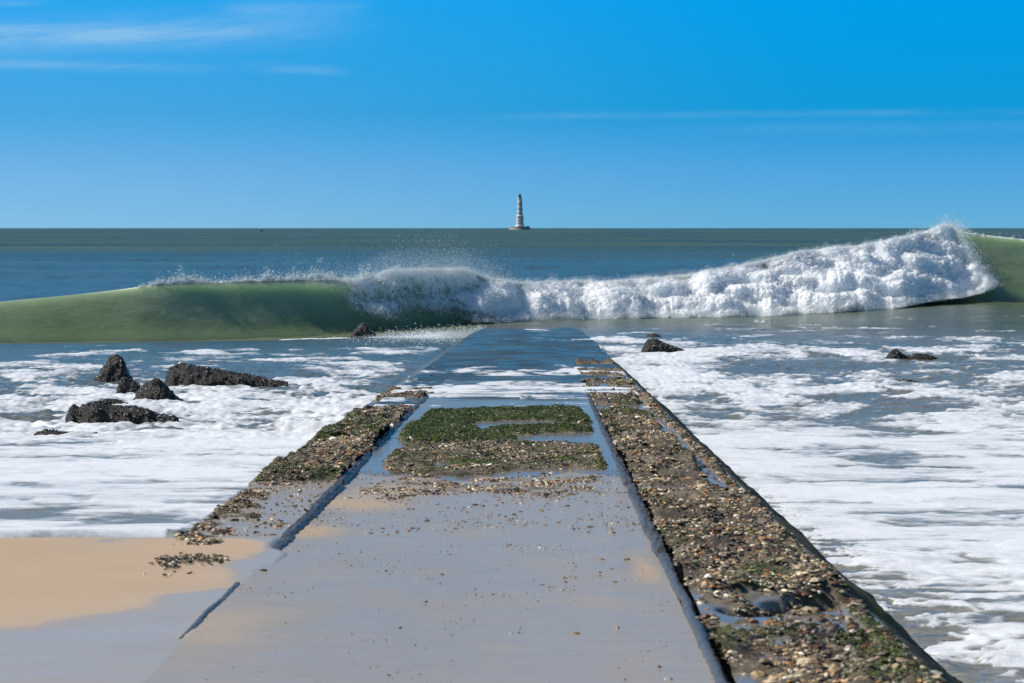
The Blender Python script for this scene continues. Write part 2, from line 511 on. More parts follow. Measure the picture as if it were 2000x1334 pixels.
def make_rock():
    m, nt, b, out = new_mat('barnacled rock')
    n = nt.noise(nt.coord(), 14, 6, .7)
    base = nt.mix(n, C4((.007, .0065, .006)), C4((.045, .038, .030)))
    vd = nt.new('ShaderNodeTexVoronoi'); nt.link(nt.coord(), vd.inputs['Vector']); vd.inputs['Scale'].default_value = 26
    sp = nt.new('ShaderNodeSeparateColor'); nt.link(vd.outputs['Color'], sp.inputs[0])
    k = nt.math('MULTIPLY', nt.smooth(.30, .16, vd.outputs['Distance']), nt.smooth(.62, .7, sp.outputs[0]))
    base = nt.mix(k, base, nt.mix(sp.outputs[1], C4((.40, .36, .29)), C4((.18, .15, .11))))
    nt.link(base, b.inputs['Base Color']); b.inputs['Roughness'].default_value = .38; b.inputs['Specular IOR Level'].default_value = .4
    h = nt.math('ADD', nt.noise(nt.coord(), 40, 4, .7), nt.math('MULTIPLY', k, .6))
    nt.link(nt.bump(h, .9, .03), b.inputs['Normal'])
    return m


M_shore = make_water('shore water', True)
M_wave = make_wave(); M_white = make_whitewater(); M_drop = make_drop()
M_sand = make_sand(); M_crust = make_crust(); M_ridge = make_ridge()
M_shell = make_tint('shells', .42, .45); M_weed = make_tint('green weed', .4, .4); M_rock = make_rock()


# ------------------------------------------------------------------ the water
def rows(d0, d1, fn):
    r = [d0]
    while r[-1] < d1: r.append(r[-1] + fn(r[-1]))
    r[-1] = d1
    return np.array(r)


def silt_green(x, d):
    xl = x - axis(d)
    silt = np.where(xl < 0, np.interp(d, [19, 26, 40, 60, 85, 100], [.75, .7, .6, .4, .15, .05]), np.interp(d, [14, 26, 45, 75, 100, 125], [.85, .72, .68, .55, .32, .10]))
    over = (xl > EL) & (xl < ER)
    silt = np.where(over, .12, silt)
    silt = np.clip(silt + .25 * fbm(x / 3, d / 3, 3, 81), 0, 1)
    df = foot_d(x)
    green = np.clip(.25 + .75 * sstep(-22, -3, d - df) * (1 - sstep(8, 30, d - df)) + .55 * perlin(x / 160, d / 70, 84) * sstep(200, 320, d), 0, 1)
    green = np.where(over & (d < 120), .05, green)
    return silt, green


dn = rows(13.2, 130.0, lambda d: d * d / (3686 * (1.5 + .0163 * d)) * .62)
nc = 1100
s = np.linspace(-1, 1, nc)
Dn, Sn = np.meshgrid(dn, s, indexing='ij')
Xn = Sn * (.175 * Dn + 1.6) + .01 * Dn
fs_, cov_, n1_ = foam_map(Xn, Dn)
Zn = z_water(Xn, Dn)
fo = sstep(.30, .72, fs_)
xln = Xn - axis(Dn)
Zn = Zn + np.where((xln < EL) | (xln > ER), .018, .008) * fo * np.clip(Dn / 30, .5, 2) * (1 + n1_)
si_, gr_ = silt_green(Xn, Dn)
o = grid('shore_water', Xn, Dn, Zn, M_shore, fattr={'foam': fs_, 'silt': si_, 'green': gr_, 'calm': np.clip(1 - .9 * sstep(100, 600, Dn) - .75 * sstep(-16, -1, Dn - foot_d(Xn)) * (1 - sstep(1.5, 5, Dn - foot_d(Xn))) * (xln < EL), 0, 1)})
tag(o, kind='structure')

df_ = np.concatenate([rows(130.0, 420, lambda d: d * d / (3686 * 3.35) * .45)[:-1], rows(420, 1300, lambda d: 6.0)[:-1], rows(1300, 40000, lambda d: d * .05)])
Df, Sf = np.meshgrid(df_, np.linspace(-1, 1, 520), indexing='ij')
Xf = Sf * (.175 * Df + 1.6) + .01 * Df
Zf = z_water(Xf, Df)
Zf = np.where(Df > 2500, np.minimum(Zf, .25), Zf)
si_, gr_ = silt_green(Xf, Df)
o = grid('sea', Xf, Df, Zf, M_shore, fattr={'foam': np.full(Xf.shape, -1.0), 'silt': si_ * 0, 'green': gr_, 'calm': np.clip(1 - .85 * sstep(100, 700, Df) + .30 * fbm(Xf / 26, Df / 13, 4, 251, .6) * sstep(160, 260, Df), 0, 1)})
tag(o, kind='structure')

# ------------------------------------------------------------------ the breaking wave
cu = np.array([-900, -300, 0, 150, 230, 300, 400, 500, 620, 690, 725, 760, 850, 905, 960, 1000, 1050, 1100, 1200, 1300, 1400, 1500, 1600, 1700, 1800, 1850, 1870, 1900, 1950, 2000, 2200, 2900], float)
cv = np.array([622, 604, 589, 575, 566, 556, 551, 549, 547, 550, 542, 530, 531, 529, 545, 554, 552, 548, 549, 541, 529, 509, 490, 475, 456, 445, 449, 456, 462, 467, 480, 515], float)
uu = np.arange(-700, 2701, 2.0)
k5 = np.ones(41) / 41


def sm(a): return np.convolve(np.pad(a, 20, mode='edge'), k5, 'valid')


d_ft = sm(np.interp(uu, FU, FD)); z_ft = sm(np.interp(uu, FU, FZ)); v_cr = np.interp(uu, cu, cv)
v_cr = np.convolve(np.pad(v_cr, 6, mode='edge'), np.ones(13) / 13, 'valid')
RUN = np.interp(uu, [-300, 300, 600, 900, 1400, 1800, 2000], [1.7, 1.4, 1.1, 1.0, 1.2, 1.35, 1.4])
h = np.full(uu.shape, 2.0)
for _ in range(12): h = CAMZ - (v_cr - HOR) / F * (d_ft + RUN * h) - z_ft
x_ft = (uu - 1000) / F * d_ft


def wave_face(p):
    """p 0 foot .. 1 crest: forward run and height fractions (hollow face, rounded crest)"""
    t = 1 - (1 - p) ** 1.05
    zz = .75 * p ** 2.1 * (1.6 - .6 * p) + .25 * (p * p * (3 - 2 * p))
    return t, zz


pf = np.linspace(-.12, 1, 110)
T, Zw = wave_face(np.clip(pf, 0, 1))
T = np.where(pf < 0, pf * 1.2, T); Zw = np.where(pf < 0, pf * .25, Zw)
q = np.linspace(0, 1, 60)[1:]
Tb = 1 + 3.4 * q ** 1.7; Zb = (1 - q) ** 1.9 - .16 * q
Tall = np.concatenate([T, Tb]); Zall = np.concatenate([Zw, Zb])
sharp = lerp(.0, 1, sstep(60, 420, uu))[:, None]
pc = np.clip(pf, 0, 1)
Zr0 = np.concatenate([np.where(pf < 0, pf * .25, pc * pc * (3 - 2 * pc)), (1 - q) ** 2 * (1 + 2 * q) - .16 * q]); Tr0 = np.concatenate([T, 1 + 3.4 * q ** 1.15])
T2 = lerp(Tr0[None, :], Tall[None, :], sharp); Z2 = lerp(Zr0[None, :], Zall[None, :], sharp)
Yw = d_ft[:, None] + RUN[:, None] * h[:, None] * T2
Xw = x_ft[:, None] + 0 * Yw + (uu[:, None] - 1000) / F * (Yw - d_ft[:, None])
Zz = z_ft[:, None] * (1 - sstep(1.3, 2.4, T2)) + h[:, None] * Z2
ampl = sstep(0.02, .4, Zall)[None, :] * .06
nz = fbm3(Xw / 2.6, Yw / 1.2, Zz / .9, 5, 3, .6)
Yw = Yw + ampl * nz * .9; Zz = Zz + ampl * .3 * nz * (1 - .7 * (np.abs(Zall - 1) < .03))[None, :]
pall = np.concatenate([pf, 1 + q])
U2 = np.broadcast_to(uu[:, None], Xw.shape); P2 = np.broadcast_to(pall[None, :], Xw.shape)
wf = np.full(Xw.shape, -.32)
wf += .50 * np.exp(-((P2 - .30) / .24) ** 2) * (U2 < 760)                          # flecks low on the face
wf += .75 * sstep(500, 760, U2) * (1 - sstep(1860, 1880, U2)) * np.exp(-((P2 - .9) / .30) ** 2)     # lace under the lip
wf += .5 * np.exp(-((P2 - 1.0) / .05) ** 2) * sstep(240, 300, U2) * (1 - sstep(1955, 2010, U2))
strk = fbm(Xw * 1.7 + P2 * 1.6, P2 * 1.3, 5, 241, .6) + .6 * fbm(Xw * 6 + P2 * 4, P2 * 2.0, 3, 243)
milk_glow = sstep(.12, 1.0, P2 + .10 * strk + .22 * fbm(Xw / 3, P2, 3, 245)) * .8 + .07 * np.clip(strk, -.3, 1) * sstep(.2, .5, P2)  # glow of the thin crest painted in, growing upward, plus bubble streaks
milk_glow = np.clip(np.where(P2 > 1, .35, milk_glow), 0, 1) * np.where(U2 > 1800, .55, 1) * lerp(.45, 1, sstep(60, 420, U2))
wf += .55 * np.clip(strk, 0, 1) * sstep(.35, .8, P2) * sstep(420, 640, U2) * (1 - sstep(1200, 1300, U2))
# closed underneath so that light is lost in its depth
nrw, ncw = Xw.shape
Vtop = np.stack([Xw, Yw, Zz], -1).reshape(-1, 3)
ncl = 14
tb = np.linspace(0, 1, ncl)
Yb = lerp(Yw[:, :1], Yw[:, -1:], tb[None, :]); Xb = lerp(Xw[:, :1], Xw[:, -1:], tb[None, :])
Zbt = -1.1 + 0 * Yb; Zbt[:, 0] = Zz[:, 0]; Zbt[:, -1] = Zz[:, -1]
Vb = np.stack([Xb, Yb, Zbt], -1).reshape(-1, 3)
ft = grid_faces(nrw, ncw)[:, ::-1]; fb = grid_faces(nrw, ncl) + len(Vtop)
wave = empty('breaking_wave', (0, float(np.interp(0, x_ft, d_ft)), 0))
tag(wave, 'breaking green wave with a foaming white crest rolling in across the end of the ramp', 'wave')


def wchild(o):
    o.parent = wave; o.matrix_parent_inverse = wave.matrix_world.inverted()
    o.location = (-wave.location.x, -wave.location.y, -wave.location.z)
    return o


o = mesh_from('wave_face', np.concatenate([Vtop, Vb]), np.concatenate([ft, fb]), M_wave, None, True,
              {'foam': np.concatenate([wf.ravel(), np.full(len(Vb), -1)]), 'foot_shade': np.concatenate([(1 - sstep(.0, .32, P2)).ravel(), np.ones(len(Vb))]), 'milk_glow': np.concatenate([milk_glow.ravel(), np.zeros(len(Vb))])})
wave_objs = [o]

# whitewater: a thick rolling mass in front of the face
uw = np.arange(610, 1942, 1.3); nr_ = 210
df_u = np.interp(uw, uu, d_ft); zf_u = np.interp(uw, uu, z_ft)[:, None]; h_u = np.interp(uw, uu, h); run_u = np.interp(uw, uu, RUN)
pb = np.interp(uw, [610, 660, 700, 760, 820, 880, 930, 980, 1020, 1740, 1790, 1880, 1915, 1940], [.93, .80, .42, .25, .28, .25, .06, 0, 0, 0, .03, .12, .22, .34])
pt = np.interp(uw, [610, 640, 1856, 1872, 1890, 1915, 1932, 1942], [1.0, 1.04, 1.04, .93, .80, .56, .42, .34])
topdrop = np.interp(uw, [610, 1000, 1060, 1420, 1500, 1600, 1640, 1780, 1830, 1942], [0, 0, .03, .02, .01, .0, .05, .04, .0, 0])
pt = pt - topdrop
r = np.linspace(0, 1, nr_)
Pm = lerp(pb[:, None], pt[:, None], r[None, :])
toe = np.interp(uw, [610, 900, 1000, 1100, 1700, 1800, 1942], [.05, .2, .8, 1.5, 1.5, .6, .1]) * (1 + .8 * fbm(uw / 70, uw * 0, 5, 221, .6))
blg = np.sin(np.pi * np.clip(Pm, 0, 1)) ** .8
tfw, zfw = wave_face(np.clip(Pm, 0, 1))
wconv = np.interp(uw, [610, 800, 950, 1050, 1800, 1942], [.15, .3, .6, .85, .8, .25])[:, None]
Zr = zf_u + h_u[:, None] * (lerp(zfw, np.clip(Pm, 0, 1.1) ** .85, wconv) + np.maximum(Pm - 1, 0) * .5)
Yr = df_u[:, None] + run_u[:, None] * h_u[:, None] * tfw - toe[:, None] * (1 - np.clip(Pm, 0, 1)) - .14 - .22 * h_u[:, None] * blg * wconv
Xr = (uw[:, None] - 1000) / F * Yr
edge = np.minimum(sstep(0, .06, r)[None, :], np.interp(uw, [610, 660, 1915, 1942], [0, 1, 1, 0])[:, None])
b1 = fbm3(Xr / 2.4, Yr / 2.2, Zr / 1.7, 2, 1, gain=.4, billow=True)
b2 = fbm3(Xr / .55, Yr / .55, Zr / .5, 3, 5, billow=True)
b3 = fbm3(Xr / .2, Yr / .2, Zr / .18, 2, 9, billow=True)
b4 = fbm3(Xr / .07, Yr / .07, Zr / .07, 2, 13); bm = fbm3(Xr / 1.1, Yr / 1.1, Zr / .9, 3, 17)
am = np.interp(uw, [610, 750, 950, 1100, 1942], [.25, .35, .6, 1, 1])[:, None]
disp = am * (.85 * b1 + .13 * b2 + (.09 * b3 + .09 * b4) * (.35 + 1.3 * sstep(-.15, .35, bm))) * (.35 + .65 * edge)
Yr2 = Yr - disp * .85; Zr2 = Zr + disp * .42 * (.4 + .6 * blg) + .03 * b3; Xr2 = Xr + disp * .25
Zr2 = np.maximum(Zr2, zf_u - .15)
base_v = np.interp(uw, [610, 660, 720, 800, 880, 960, 1000, 1060, 1942], [.30, .50, .62, .56, .60, .74, .95, 1.2, 1.3])[:, None]
low = sstep(0, .35, r)[None, :]
veil = base_v - (1 - low) * np.interp(uw, [610, 900, 1000, 1080], [.35, .45, .3, 0])[:, None] - (1 - edge) * .35
veil = veil + .35 * b1 * np.interp(uw, [610, 1000, 1100], [1, 1, .2])[:, None] + .25 * sstep(.75, 1, r)[None, :]
nbk = 24
ib = np.linspace(nr_ - 1, 0, nbk).astype(int)
thk = (.25 + .8 * np.sin(np.pi * np.linspace(.06, .94, nbk)))[None, :] * np.interp(uw, [610, 1000, 1900, 1942], [.5, 1, 1, .3])[:, None]
Xa = np.concatenate([Xr2, Xr2[:, ib], Xr2[:, :1]], 1); Ya = np.concatenate([Yr2, Yr[:, ib] + thk, Yr2[:, :1]], 1); Za = np.concatenate([Zr2, Zr[:, ib] - .06, Zr2[:, :1]], 1)
o = grid('whitewater', Xa[:, ::-1], Ya[:, ::-1], Za[:, ::-1], M_white, fattr={'veil': np.concatenate([veil, veil[:, ib], veil[:, :1]], 1)[:, ::-1]})
wave_objs.append(o)


def drops(name, pos, size, mat=M_drop):
    """many little drops, four-sided each, as one mesh"""
    n = len(pos)
    base = np.array([[1, 1, 1], [1, -1, -1], [-1, 1, -1], [-1, -1, 1]], np.float32) / 1.73
    rot = rng.normal(size=(n, 3, 3)).astype(np.float32)
    qm, _ = np.linalg.qr(rot)
    V = np.einsum('nij,kj->nki', qm, base) * size[:, None, None] + pos[:, None, :]
    f = np.array([[0, 1, 2], [0, 2, 3], [0, 3, 1], [1, 3, 2]])
    Fc = (np.arange(n)[:, None, None] * 4 + f[None]).reshape(-1, 3)
    return mesh_from(name, V.reshape(-1, 3), Fc, mat, None, False)


def pick(X, Y, Z, w, n):
    w = np.clip(w, 0, None).ravel(); i = rng.choice(len(w), n, p=w / w.sum())
    return np.stack([X.ravel()[i], Y.ravel()[i], Z.ravel()[i]], 1)


pts = []; szs = []
# over the whitewater itself
P = pick(Xr2, Yr2, Zr2, np.clip(veil, .1, 1) * (.3 + (b2 > .1) + 1.5 * (1 - edge)), 80000)
P += rng.normal(size=P.shape) * [.05, .05, .05]
P += np.abs(rng.exponential(.06, (len(P), 1))) * [.05, -.75, .55]
pts.append(P); szs.append(rng.uniform(.005, .016, len(P)))
# ragged top edge of the whitewater
m_ = np.broadcast_to((r > .96)[None, :], Xr2.shape)
P = pick(Xr2, Yr2, Zr2, m_ * np.interp(uw, [610, 700, 760, 1000, 1850, 1870, 1942], [1, 2, 2, 1, 2.5, 2, 1])[:, None], 15000)
cl = fbm(P[:, 0] * 2.2, P[:, 0] * 0, 3, 91)
P[:, 2] += rng.exponential(1, len(P)) * np.clip(.03 + .10 * cl, .008, .3); P[:, 0] += rng.normal(size=len(P)) * .05; P[:, 1] += rng.normal(size=len(P)) * .3
pts.append(P); szs.append(rng.uniform(.006, .022, len(P)))
# spray torn off the crest on the left and the right shoulder
ncl = 3600
uc_ = np.concatenate([rng.uniform(268, 730, ncl - 160), rng.uniform(1868, 2010, 160)])
hz = np.interp(uc_, uu, h); hh = hz + np.interp(uc_, uu, z_ft); dd = np.interp(uc_, uu, d_ft) + np.interp(uc_, uu, RUN) * hz
xc_ = (uc_ - 1000) / F * dd
st = np.interp(uc_, [268, 300, 420, 560, 640, 700, 730, 1868, 1960, 2010], [.4, .9, 1.0, 1.1, 1.5, 1.2, .9, .6, .4, .2])
cl = np.clip(.35 + 1.5 * fbm(xc_ * 1.1, xc_ * 0, 4, 95), .03, 1.3) * st
nper = np.maximum(2, (rng.lognormal(2.0, .8, ncl) * (.3 + cl))).astype(int)
zc_ = hh - .05 + rng.exponential(1, ncl) * .15 * cl
ii = np.repeat(np.arange(ncl), nper)
rad = rng.lognormal(-3.2, .5, ncl)[ii]
q3 = rng.normal(size=(len(ii), 3)) * rad[:, None]; q3[:, 2] *= 1.4; q3[:, 0] += .4 * np.maximum(q3[:, 2], 0)
P = np.stack([xc_[ii], dd[ii] + .05, zc_[ii]], 1) + q3
pts.append(P); szs.append(rng.lognormal(math.log(.012), .45, len(P)))
# mist blown back over the middle
n = 16000
u_ = np.concatenate([rng.normal(780, 110, n // 2), rng.normal(900, 60, n // 4), rng.uniform(560, 1000, n // 4)])
n = len(u_)
hz = np.interp(u_, uu, h); hh = hz + np.interp(u_, uu, z_ft); dd = np.interp(u_, uu, d_ft) + 1.4 * hz + rng.uniform(-.5, 2.5, n)
z_ = hh + rng.exponential(.42, n) * (.6 + .5 * np.exp(-((u_ - 850) / 90) ** 2)) - .05
P = np.stack([(u_ - 1000) / F * dd, dd, z_], 1)
pts.append(P); szs.append(rng.uniform(.004, .011, len(P)))
# foot of the whitewater
P = pick(Xr2, Yr2, Zr2, np.broadcast_to((r < .12)[None, :], Xr2.shape) * np.interp(uw, [900, 960, 1900], [0, 1, 1])[:, None], 16000)
P[:, 1] -= rng.exponential(.25, len(P)); P[:, 2] = P[:, 2] + rng.exponential(.06, len(P)); P[:, 0] += rng.normal(size=len(P)) * .1
pts.append(P); szs.append(rng.uniform(.006, .02, len(P)))
# right edge thrown off the shoulder and the peak
n = 5000
u_ = np.interp(rng.uniform(0, 1, n), [0, .35, .7, 1], [1862, 1885, 1915, 1936]); v_ = np.interp(u_, [1862, 1885, 1915, 1936], [440, 490, 530, 560])
dd = np.interp(u_, uu, d_ft) + 1.0 + rng.uniform(0, 1.5, n) * np.interp(v_, [440, 560], [1.6, .3])
P = np.stack([(u_ - 1000) / F * dd + np.abs(rng.normal(size=n)) * .22, dd, CAMZ - (v_ - HOR) / F * dd + rng.normal(size=n) * .18], 1)
pts.append(P); szs.append(rng.uniform(.006, .02, n))
n = 2500
P = np.stack([(rng.normal(1853, 14, n) - 1000) / F * 146.5, rng.normal(146.5, .3, n), 3.25 + rng.exponential(.14, n)], 1)
pts.append(P); szs.append(rng.uniform(.006, .02, n))
def make_mist(name, dens):
    m = bpy.data.materials.new(name); m.use_nodes = True
    nt = NT(m); nt.n.clear()
    out = nt.new('ShaderNodeOutputMaterial'); v = nt.new('ShaderNodeVolumePrincipled')
    v.inputs['Color'].default_value = (.97, .98, 1, 1); v.inputs['Density'].default_value = dens; v.inputs['Anisotropy'].default_value = .2
    nt.link(v.outputs[0], out.inputs['Volume'])
    return m


def mist(name, u0, u1, lift, rad, dens, seed):
    us = np.arange(u0, u1, 5.0); n = 40
    hz_ = np.interp(us, uu, h); dd_ = np.interp(us, uu, d_ft) + np.interp(us, uu, RUN) * hz_ * .9
    zc = np.interp(us, uu, z_ft) + hz_ + lift
    tp = np.sin(np.pi * np.linspace(0, 1, len(us))) ** .5 + .001
    a = np.linspace(0, 2 * np.pi, n, endpoint=False)
    A, I = np.meshgrid(a, np.arange(len(us)))
    X = ((us - 1000) / F * dd_)[:, None] + 0 * A
    nz_ = 1 + .55 * fbm3(X * .9, np.cos(A) * 1.2, np.sin(A) * 1.2, 4, seed) * 1.6
    rr = np.clip(rad * nz_ * tp[:, None], .01, 3)
    Y = dd_[:, None] + rr * 1.3 * np.cos(A); Z = zc[:, None] + rr * np.sin(A) * .75
    idx = np.arange(len(us) * n).reshape(len(us), n)
    nx = np.roll(idx, -1, 1)
    f = np.stack([idx[:-1], nx[:-1], nx[1:], idx[1:]], -1).reshape(-1, 4)
    V = np.stack([X, Y, Z], -1).reshape(-1, 3)
    c0 = V[:n].mean(0); c1 = V[-n:].mean(0)
    V = np.concatenate([V, [c0, c1]]); k0, k1 = len(V) - 2, len(V) - 1
    e0 = [[k0, idx[0, (i + 1) % n], idx[0, i], idx[0, i]] for i in range(n)]
    o_ = bpy.data.meshes.new(name)
    fl = [tuple(q) for q in f] + [(k0, int(idx[0, (i + 1) % n]), int(idx[0, i])) for i in range(n)] + [(k1, int(idx[-1, i]), int(idx[-1, (i + 1) % n])) for i in range(n)]
    o_.from_pydata([tuple(q) for q in V.tolist()], [], [tuple(int(w_) for w_ in q) for q in fl])
    o_.materials.append(make_mist(name + ' volume', dens))
    ob = bpy.data.objects.new(name, o_); COL.objects.link(ob); ob['kind'] = 'stuff'
    return ob


wave_objs += [mist('spray_mist', 640, 1945, -.12, .42, .25, 3), mist('spray_mist', 640, 1010, .36, .60, .07, 7)]
o = drops('spray', np.concatenate(pts), np.concatenate(szs)); o['kind'] = 'stuff'
wave_objs.append(o)
for o in wave_objs:
    o.parent = wave; o.location = -wave.location

# the splash of white water against the left flank of the ramp
n = 9000
xs = rng.normal(-2.2, 1.0, n); ds = rng.normal(112, 6, n)
ok = (xs < axis(ds) + EL + .25)
xs, ds = xs[ok], ds[ok]
zs_ = z_water(xs, ds) + rng.exponential(.06, len(xs)) * (.4 + 1.2 * np.clip(fbm(xs, ds / 2, 3, 5) + .4, 0, 1))
o = drops('splash_drops', np.stack([xs, ds, zs_], 1), rng.uniform(.006, .02, len(xs)))
tag(o, kind='stuff')

# ------------------------------------------------------------------ beach
db = np.concatenate([rows(5, 10, lambda d: .25)[:-1], rows(10, 27, lambda d: .035)[:-1], rows(27, 190, lambda d: d * .05)])
xb = np.concatenate([np.linspace(-40, -6.2, 30), np.linspace(-6.0, 2.6, 360), np.linspace(2.8, 40, 40)])
Db, Xb_ = np.meshgrid(db, xb, indexing='ij')
xlb = Xb_ - axis(Db)
shb = .13 * (1 - sstep(18.0, 18.8, Db))
left = 1 - sstep(-RIB - .05 + shb, -RIB + .12 + shb, xlb)
Zs = sand_left(Db) + .012 * fbm(Xb_ / 1.4, Db / 1.6, 3, 101) * (1 - sstep(18.5, 19.2, Db)) + .018 * np.exp(-((Xb_ + 2.9) / .7) ** 2 - ((Db - 18.1) / .9) ** 2)
under = zj(Db) - np.interp(xlb, [RIB, 1.7, 3, 8], [.3, .75, .9, 1.2])
Zs = lerp(np.minimum(under, Zs - .1), Zs, left)
wetb = np.ones(Zs.shape)


def blob(u, v, ru, rv, X=None, D=None, rot=0.0):
    xl0, d0 = ramp_uv(u, v)
    px = F / d0; sx = ru / px; sd = rv * d0 * d0 / 9504.0
    a = (X - (xl0 + axis(d0))) / sx; c = (D - d0) / sd
    return np.exp(-(a * a + c * c + 2 * rot * a * c))


nzb = fbm(Xb_ / .8, Db / .9, 4, 111)
tan = sstep(.12, .78, blob(120, 1135, 330, 70, Xb_, Db) + blob(-150, 1150, 330, 80, Xb_, Db) + .85 * blob(400, 1075, 110, 22, Xb_, Db) + .5 * blob(420, 1240, 90, 50, Xb_, Db) + .3 * nzb)
tan = np.maximum(tan, sstep(17.2, 18.0, Db) * (1 - sstep(-2.15, -1.7, xlb)))
wetb = 1 - tan
o = grid('beach', Xb_, Db, Zs, M_sand, fattr={'wet': wetb})
tag(o, kind='structure')

# ------------------------------------------------------------------ the ramp
ramp = empty('concrete_ramp', (0, 0, 0))
tag(ramp, 'old concrete boat ramp crusted with shells and green weed running down into the sea', 'ramp')


def inpoly(poly, U, V):
    n = len(poly); c = np.zeros(U.shape, bool)
    for i in range(n):
        (x1, y1), (x2, y2) = poly[i], poly[i - 1]
        t = ((y1 > V) != (y2 > V))
        with np.errstate(divide='ignore', invalid='ignore'):
            c ^= t & (U < (x2 - x1) * (V - y1) / (y2 - y1 + 1e-9) + x1)
    return c


def poly_soft(poly, XL, D, wob=.055):
    """mask of a polygon traced on the ramp's plane, its edge broken up by noise, soft over some centimetres"""
    xw = XL + wob * fbm(XL * 7, D * 3, 3, 121); dw = D + wob * 6 * fbm(XL * 5, D * 2, 3, 127)
    P = [ramp_uv(u, v) for u, v in poly]
    acc = np.zeros(XL.shape)
    offs = [(0, 0), (.03, 0), (-.03, 0), (0, .12), (0, -.12), (.02, .08), (-.02, .08), (.02, -.08), (-.02, -.08)]
    for ox, od in offs: acc += inpoly(P, xw + ox, dw + od)
    return acc / len(offs)


MATS = [
    [(828, 816), (842, 809), (930, 806), (1000, 803), (1128, 802), (1148, 818), (1156, 832), (1100, 830), (1060, 827), (1000, 826), (930, 829), (905, 838), (860, 846), (800, 848), (790, 838), (826, 826)],
    [(950, 846), (1000, 839), (1080, 838), (1150, 834), (1158, 850), (1110, 850), (1060, 852), (1010, 856), (955, 852)],
    [(790, 846), (860, 838), (930, 838), (940, 850), (1000, 856), (1012, 866), (930, 869), (850, 871), (780, 868)],
]
DMAT = [(800, 868), (900, 870), (1010, 868), (1090, 869), (1170, 877), (1180, 905), (1182, 922), (1100, 920), (1020, 922), (960, 928), (900, 934), (820, 934), (760, 926), (748, 915), (768, 888)]
EMAT = [(718, 948), (780, 938), (900, 940), (1010, 930), (1170, 930), (1170, 942), (1140, 952), (1185, 962), (1180, 974), (1060, 972), (960, 962), (860, 966), (760, 975), (706, 965)]
LPATCH = [(700, 823), (760, 826), (758, 846), (740, 868), (660, 868), (600, 868), (640, 843), (668, 828)]

ds_ = rows(11.5, 132.0, lambda d: .02 * (d / 13) ** 1.05)
# centre slab
xc = np.linspace(-RIB + .02, RIB - .02, 120)
Dc, Xc = np.meshgrid(ds_, xc, indexing='ij')
near = Dc < 50
mA = np.zeros(Dc.shape)
for i, p in enumerate(MATS): mA = np.maximum(mA, poly_soft(p, Xc, Dc))
mD = poly_soft(DMAT, Xc, Dc, .06); mE = poly_soft(EMAT, Xc, Dc, .08)
rough = fbm(Xc * 22, Dc * 22, 3, 131); lump = fbm(Xc * 5, Dc * 4, 3, 135)
hA = mA * (.052 + .03 * lump + .014 * rough)
hD = mD * (.040 + .022 * lump + .012 * rough)
hE = mE * (.004 + .016 * lump + .008 * rough)
hc = np.maximum(np.maximum(hA, hD), hE)
# sand drifted over the lower slab, shallow ripples
sandc = np.clip(1 - sstep(.002, .012, hc), 0, 1)
xw0 = Xc + axis(Dc)
bank = sand_left(Dc) - zj(Dc) + .012 * fbm(xw0 / 1.4, Dc / 1.6, 3, 101) * (1 - sstep(18.5, 19.2, Dc)) + .018 * np.exp(-((xw0 + 2.9) / .7) ** 2 - ((Dc - 18.1) / .9) ** 2) + .002
hc = np.maximum(hc, lerp(.004 + .003 * fbm(Xc * 2, Dc * 1.2, 3, 139), bank, (1 - sstep(17.0, 18.8, Dc)) * (1 - sstep(-.75, .3, Xc))))
hc = hc - mD * .03 * np.clip(fbm(Xc * 2.2, Dc * .9, 3, 143) * 2 + .2, 0, 1)
pool = np.interp(Dc, [24, 26, 33, 40], [.002, .014, .022, .024])      # water standing between the mats
hpool = np.maximum(hc, pool * sstep(25.0, 26.6, Dc + 1.6 * fbm(Xc * 2.5, Dc * .5, 3, 149)))
wetc = (hpool > hc + .0005) * 1.0
hc = hpool
axc = axis(Dc)
Xw_ = Xc + axc
tanc = np.clip(.9 * blob(600, 1040, 70, 14, Xw_, Dc) + .8 * blob(690, 985, 90, 14, Xw_, Dc) + .85 * blob(1262, 1115, 26, 26, Xw_, Dc) + .55 * blob(420, 1235, 120, 55, Xw_, Dc)
               + .5 * blob(760, 960, 90, 14, Xw_, Dc) + .35 * fbm(Xw_ / .5, Dc / 1.2, 4, 145) * (Dc < 27) + .30 * np.clip(fbm((Xw_ - .25 * Dc) / .9, (Dc + .8 * Xw_) / .22, 4, 147) - .05, 0, 1) * (Dc < 24), 0, 1)
alg = np.clip(mA * (.9 + .3 * lump) + mD * np.clip(.25 + 1.6 * fbm(Xc * 3, Dc * 1.2, 3, 141), 0, 1) + mD * .9 * sstep(.75, .88, Xc), 0, 1)
Zc = zj(Dc) + hc
alg = np.maximum(alg, .55 * sstep(40, 44, Dc)); sandc = sandc * (1 - sstep(38, 42, Dc))
o = grid('centre_slab', Xw_, Dc, Zc, M_crust, ramp, {'wet': np.clip(wetc, 0, 1), 'algae': alg, 'sand': sandc * (1 - .0 * tanc) * (Dc < 60) * (1 - wetc), 'dry': tanc})
SURF = {'c': (Xc, Dc, Zc, mA, mD, mE, hc, wetc)}


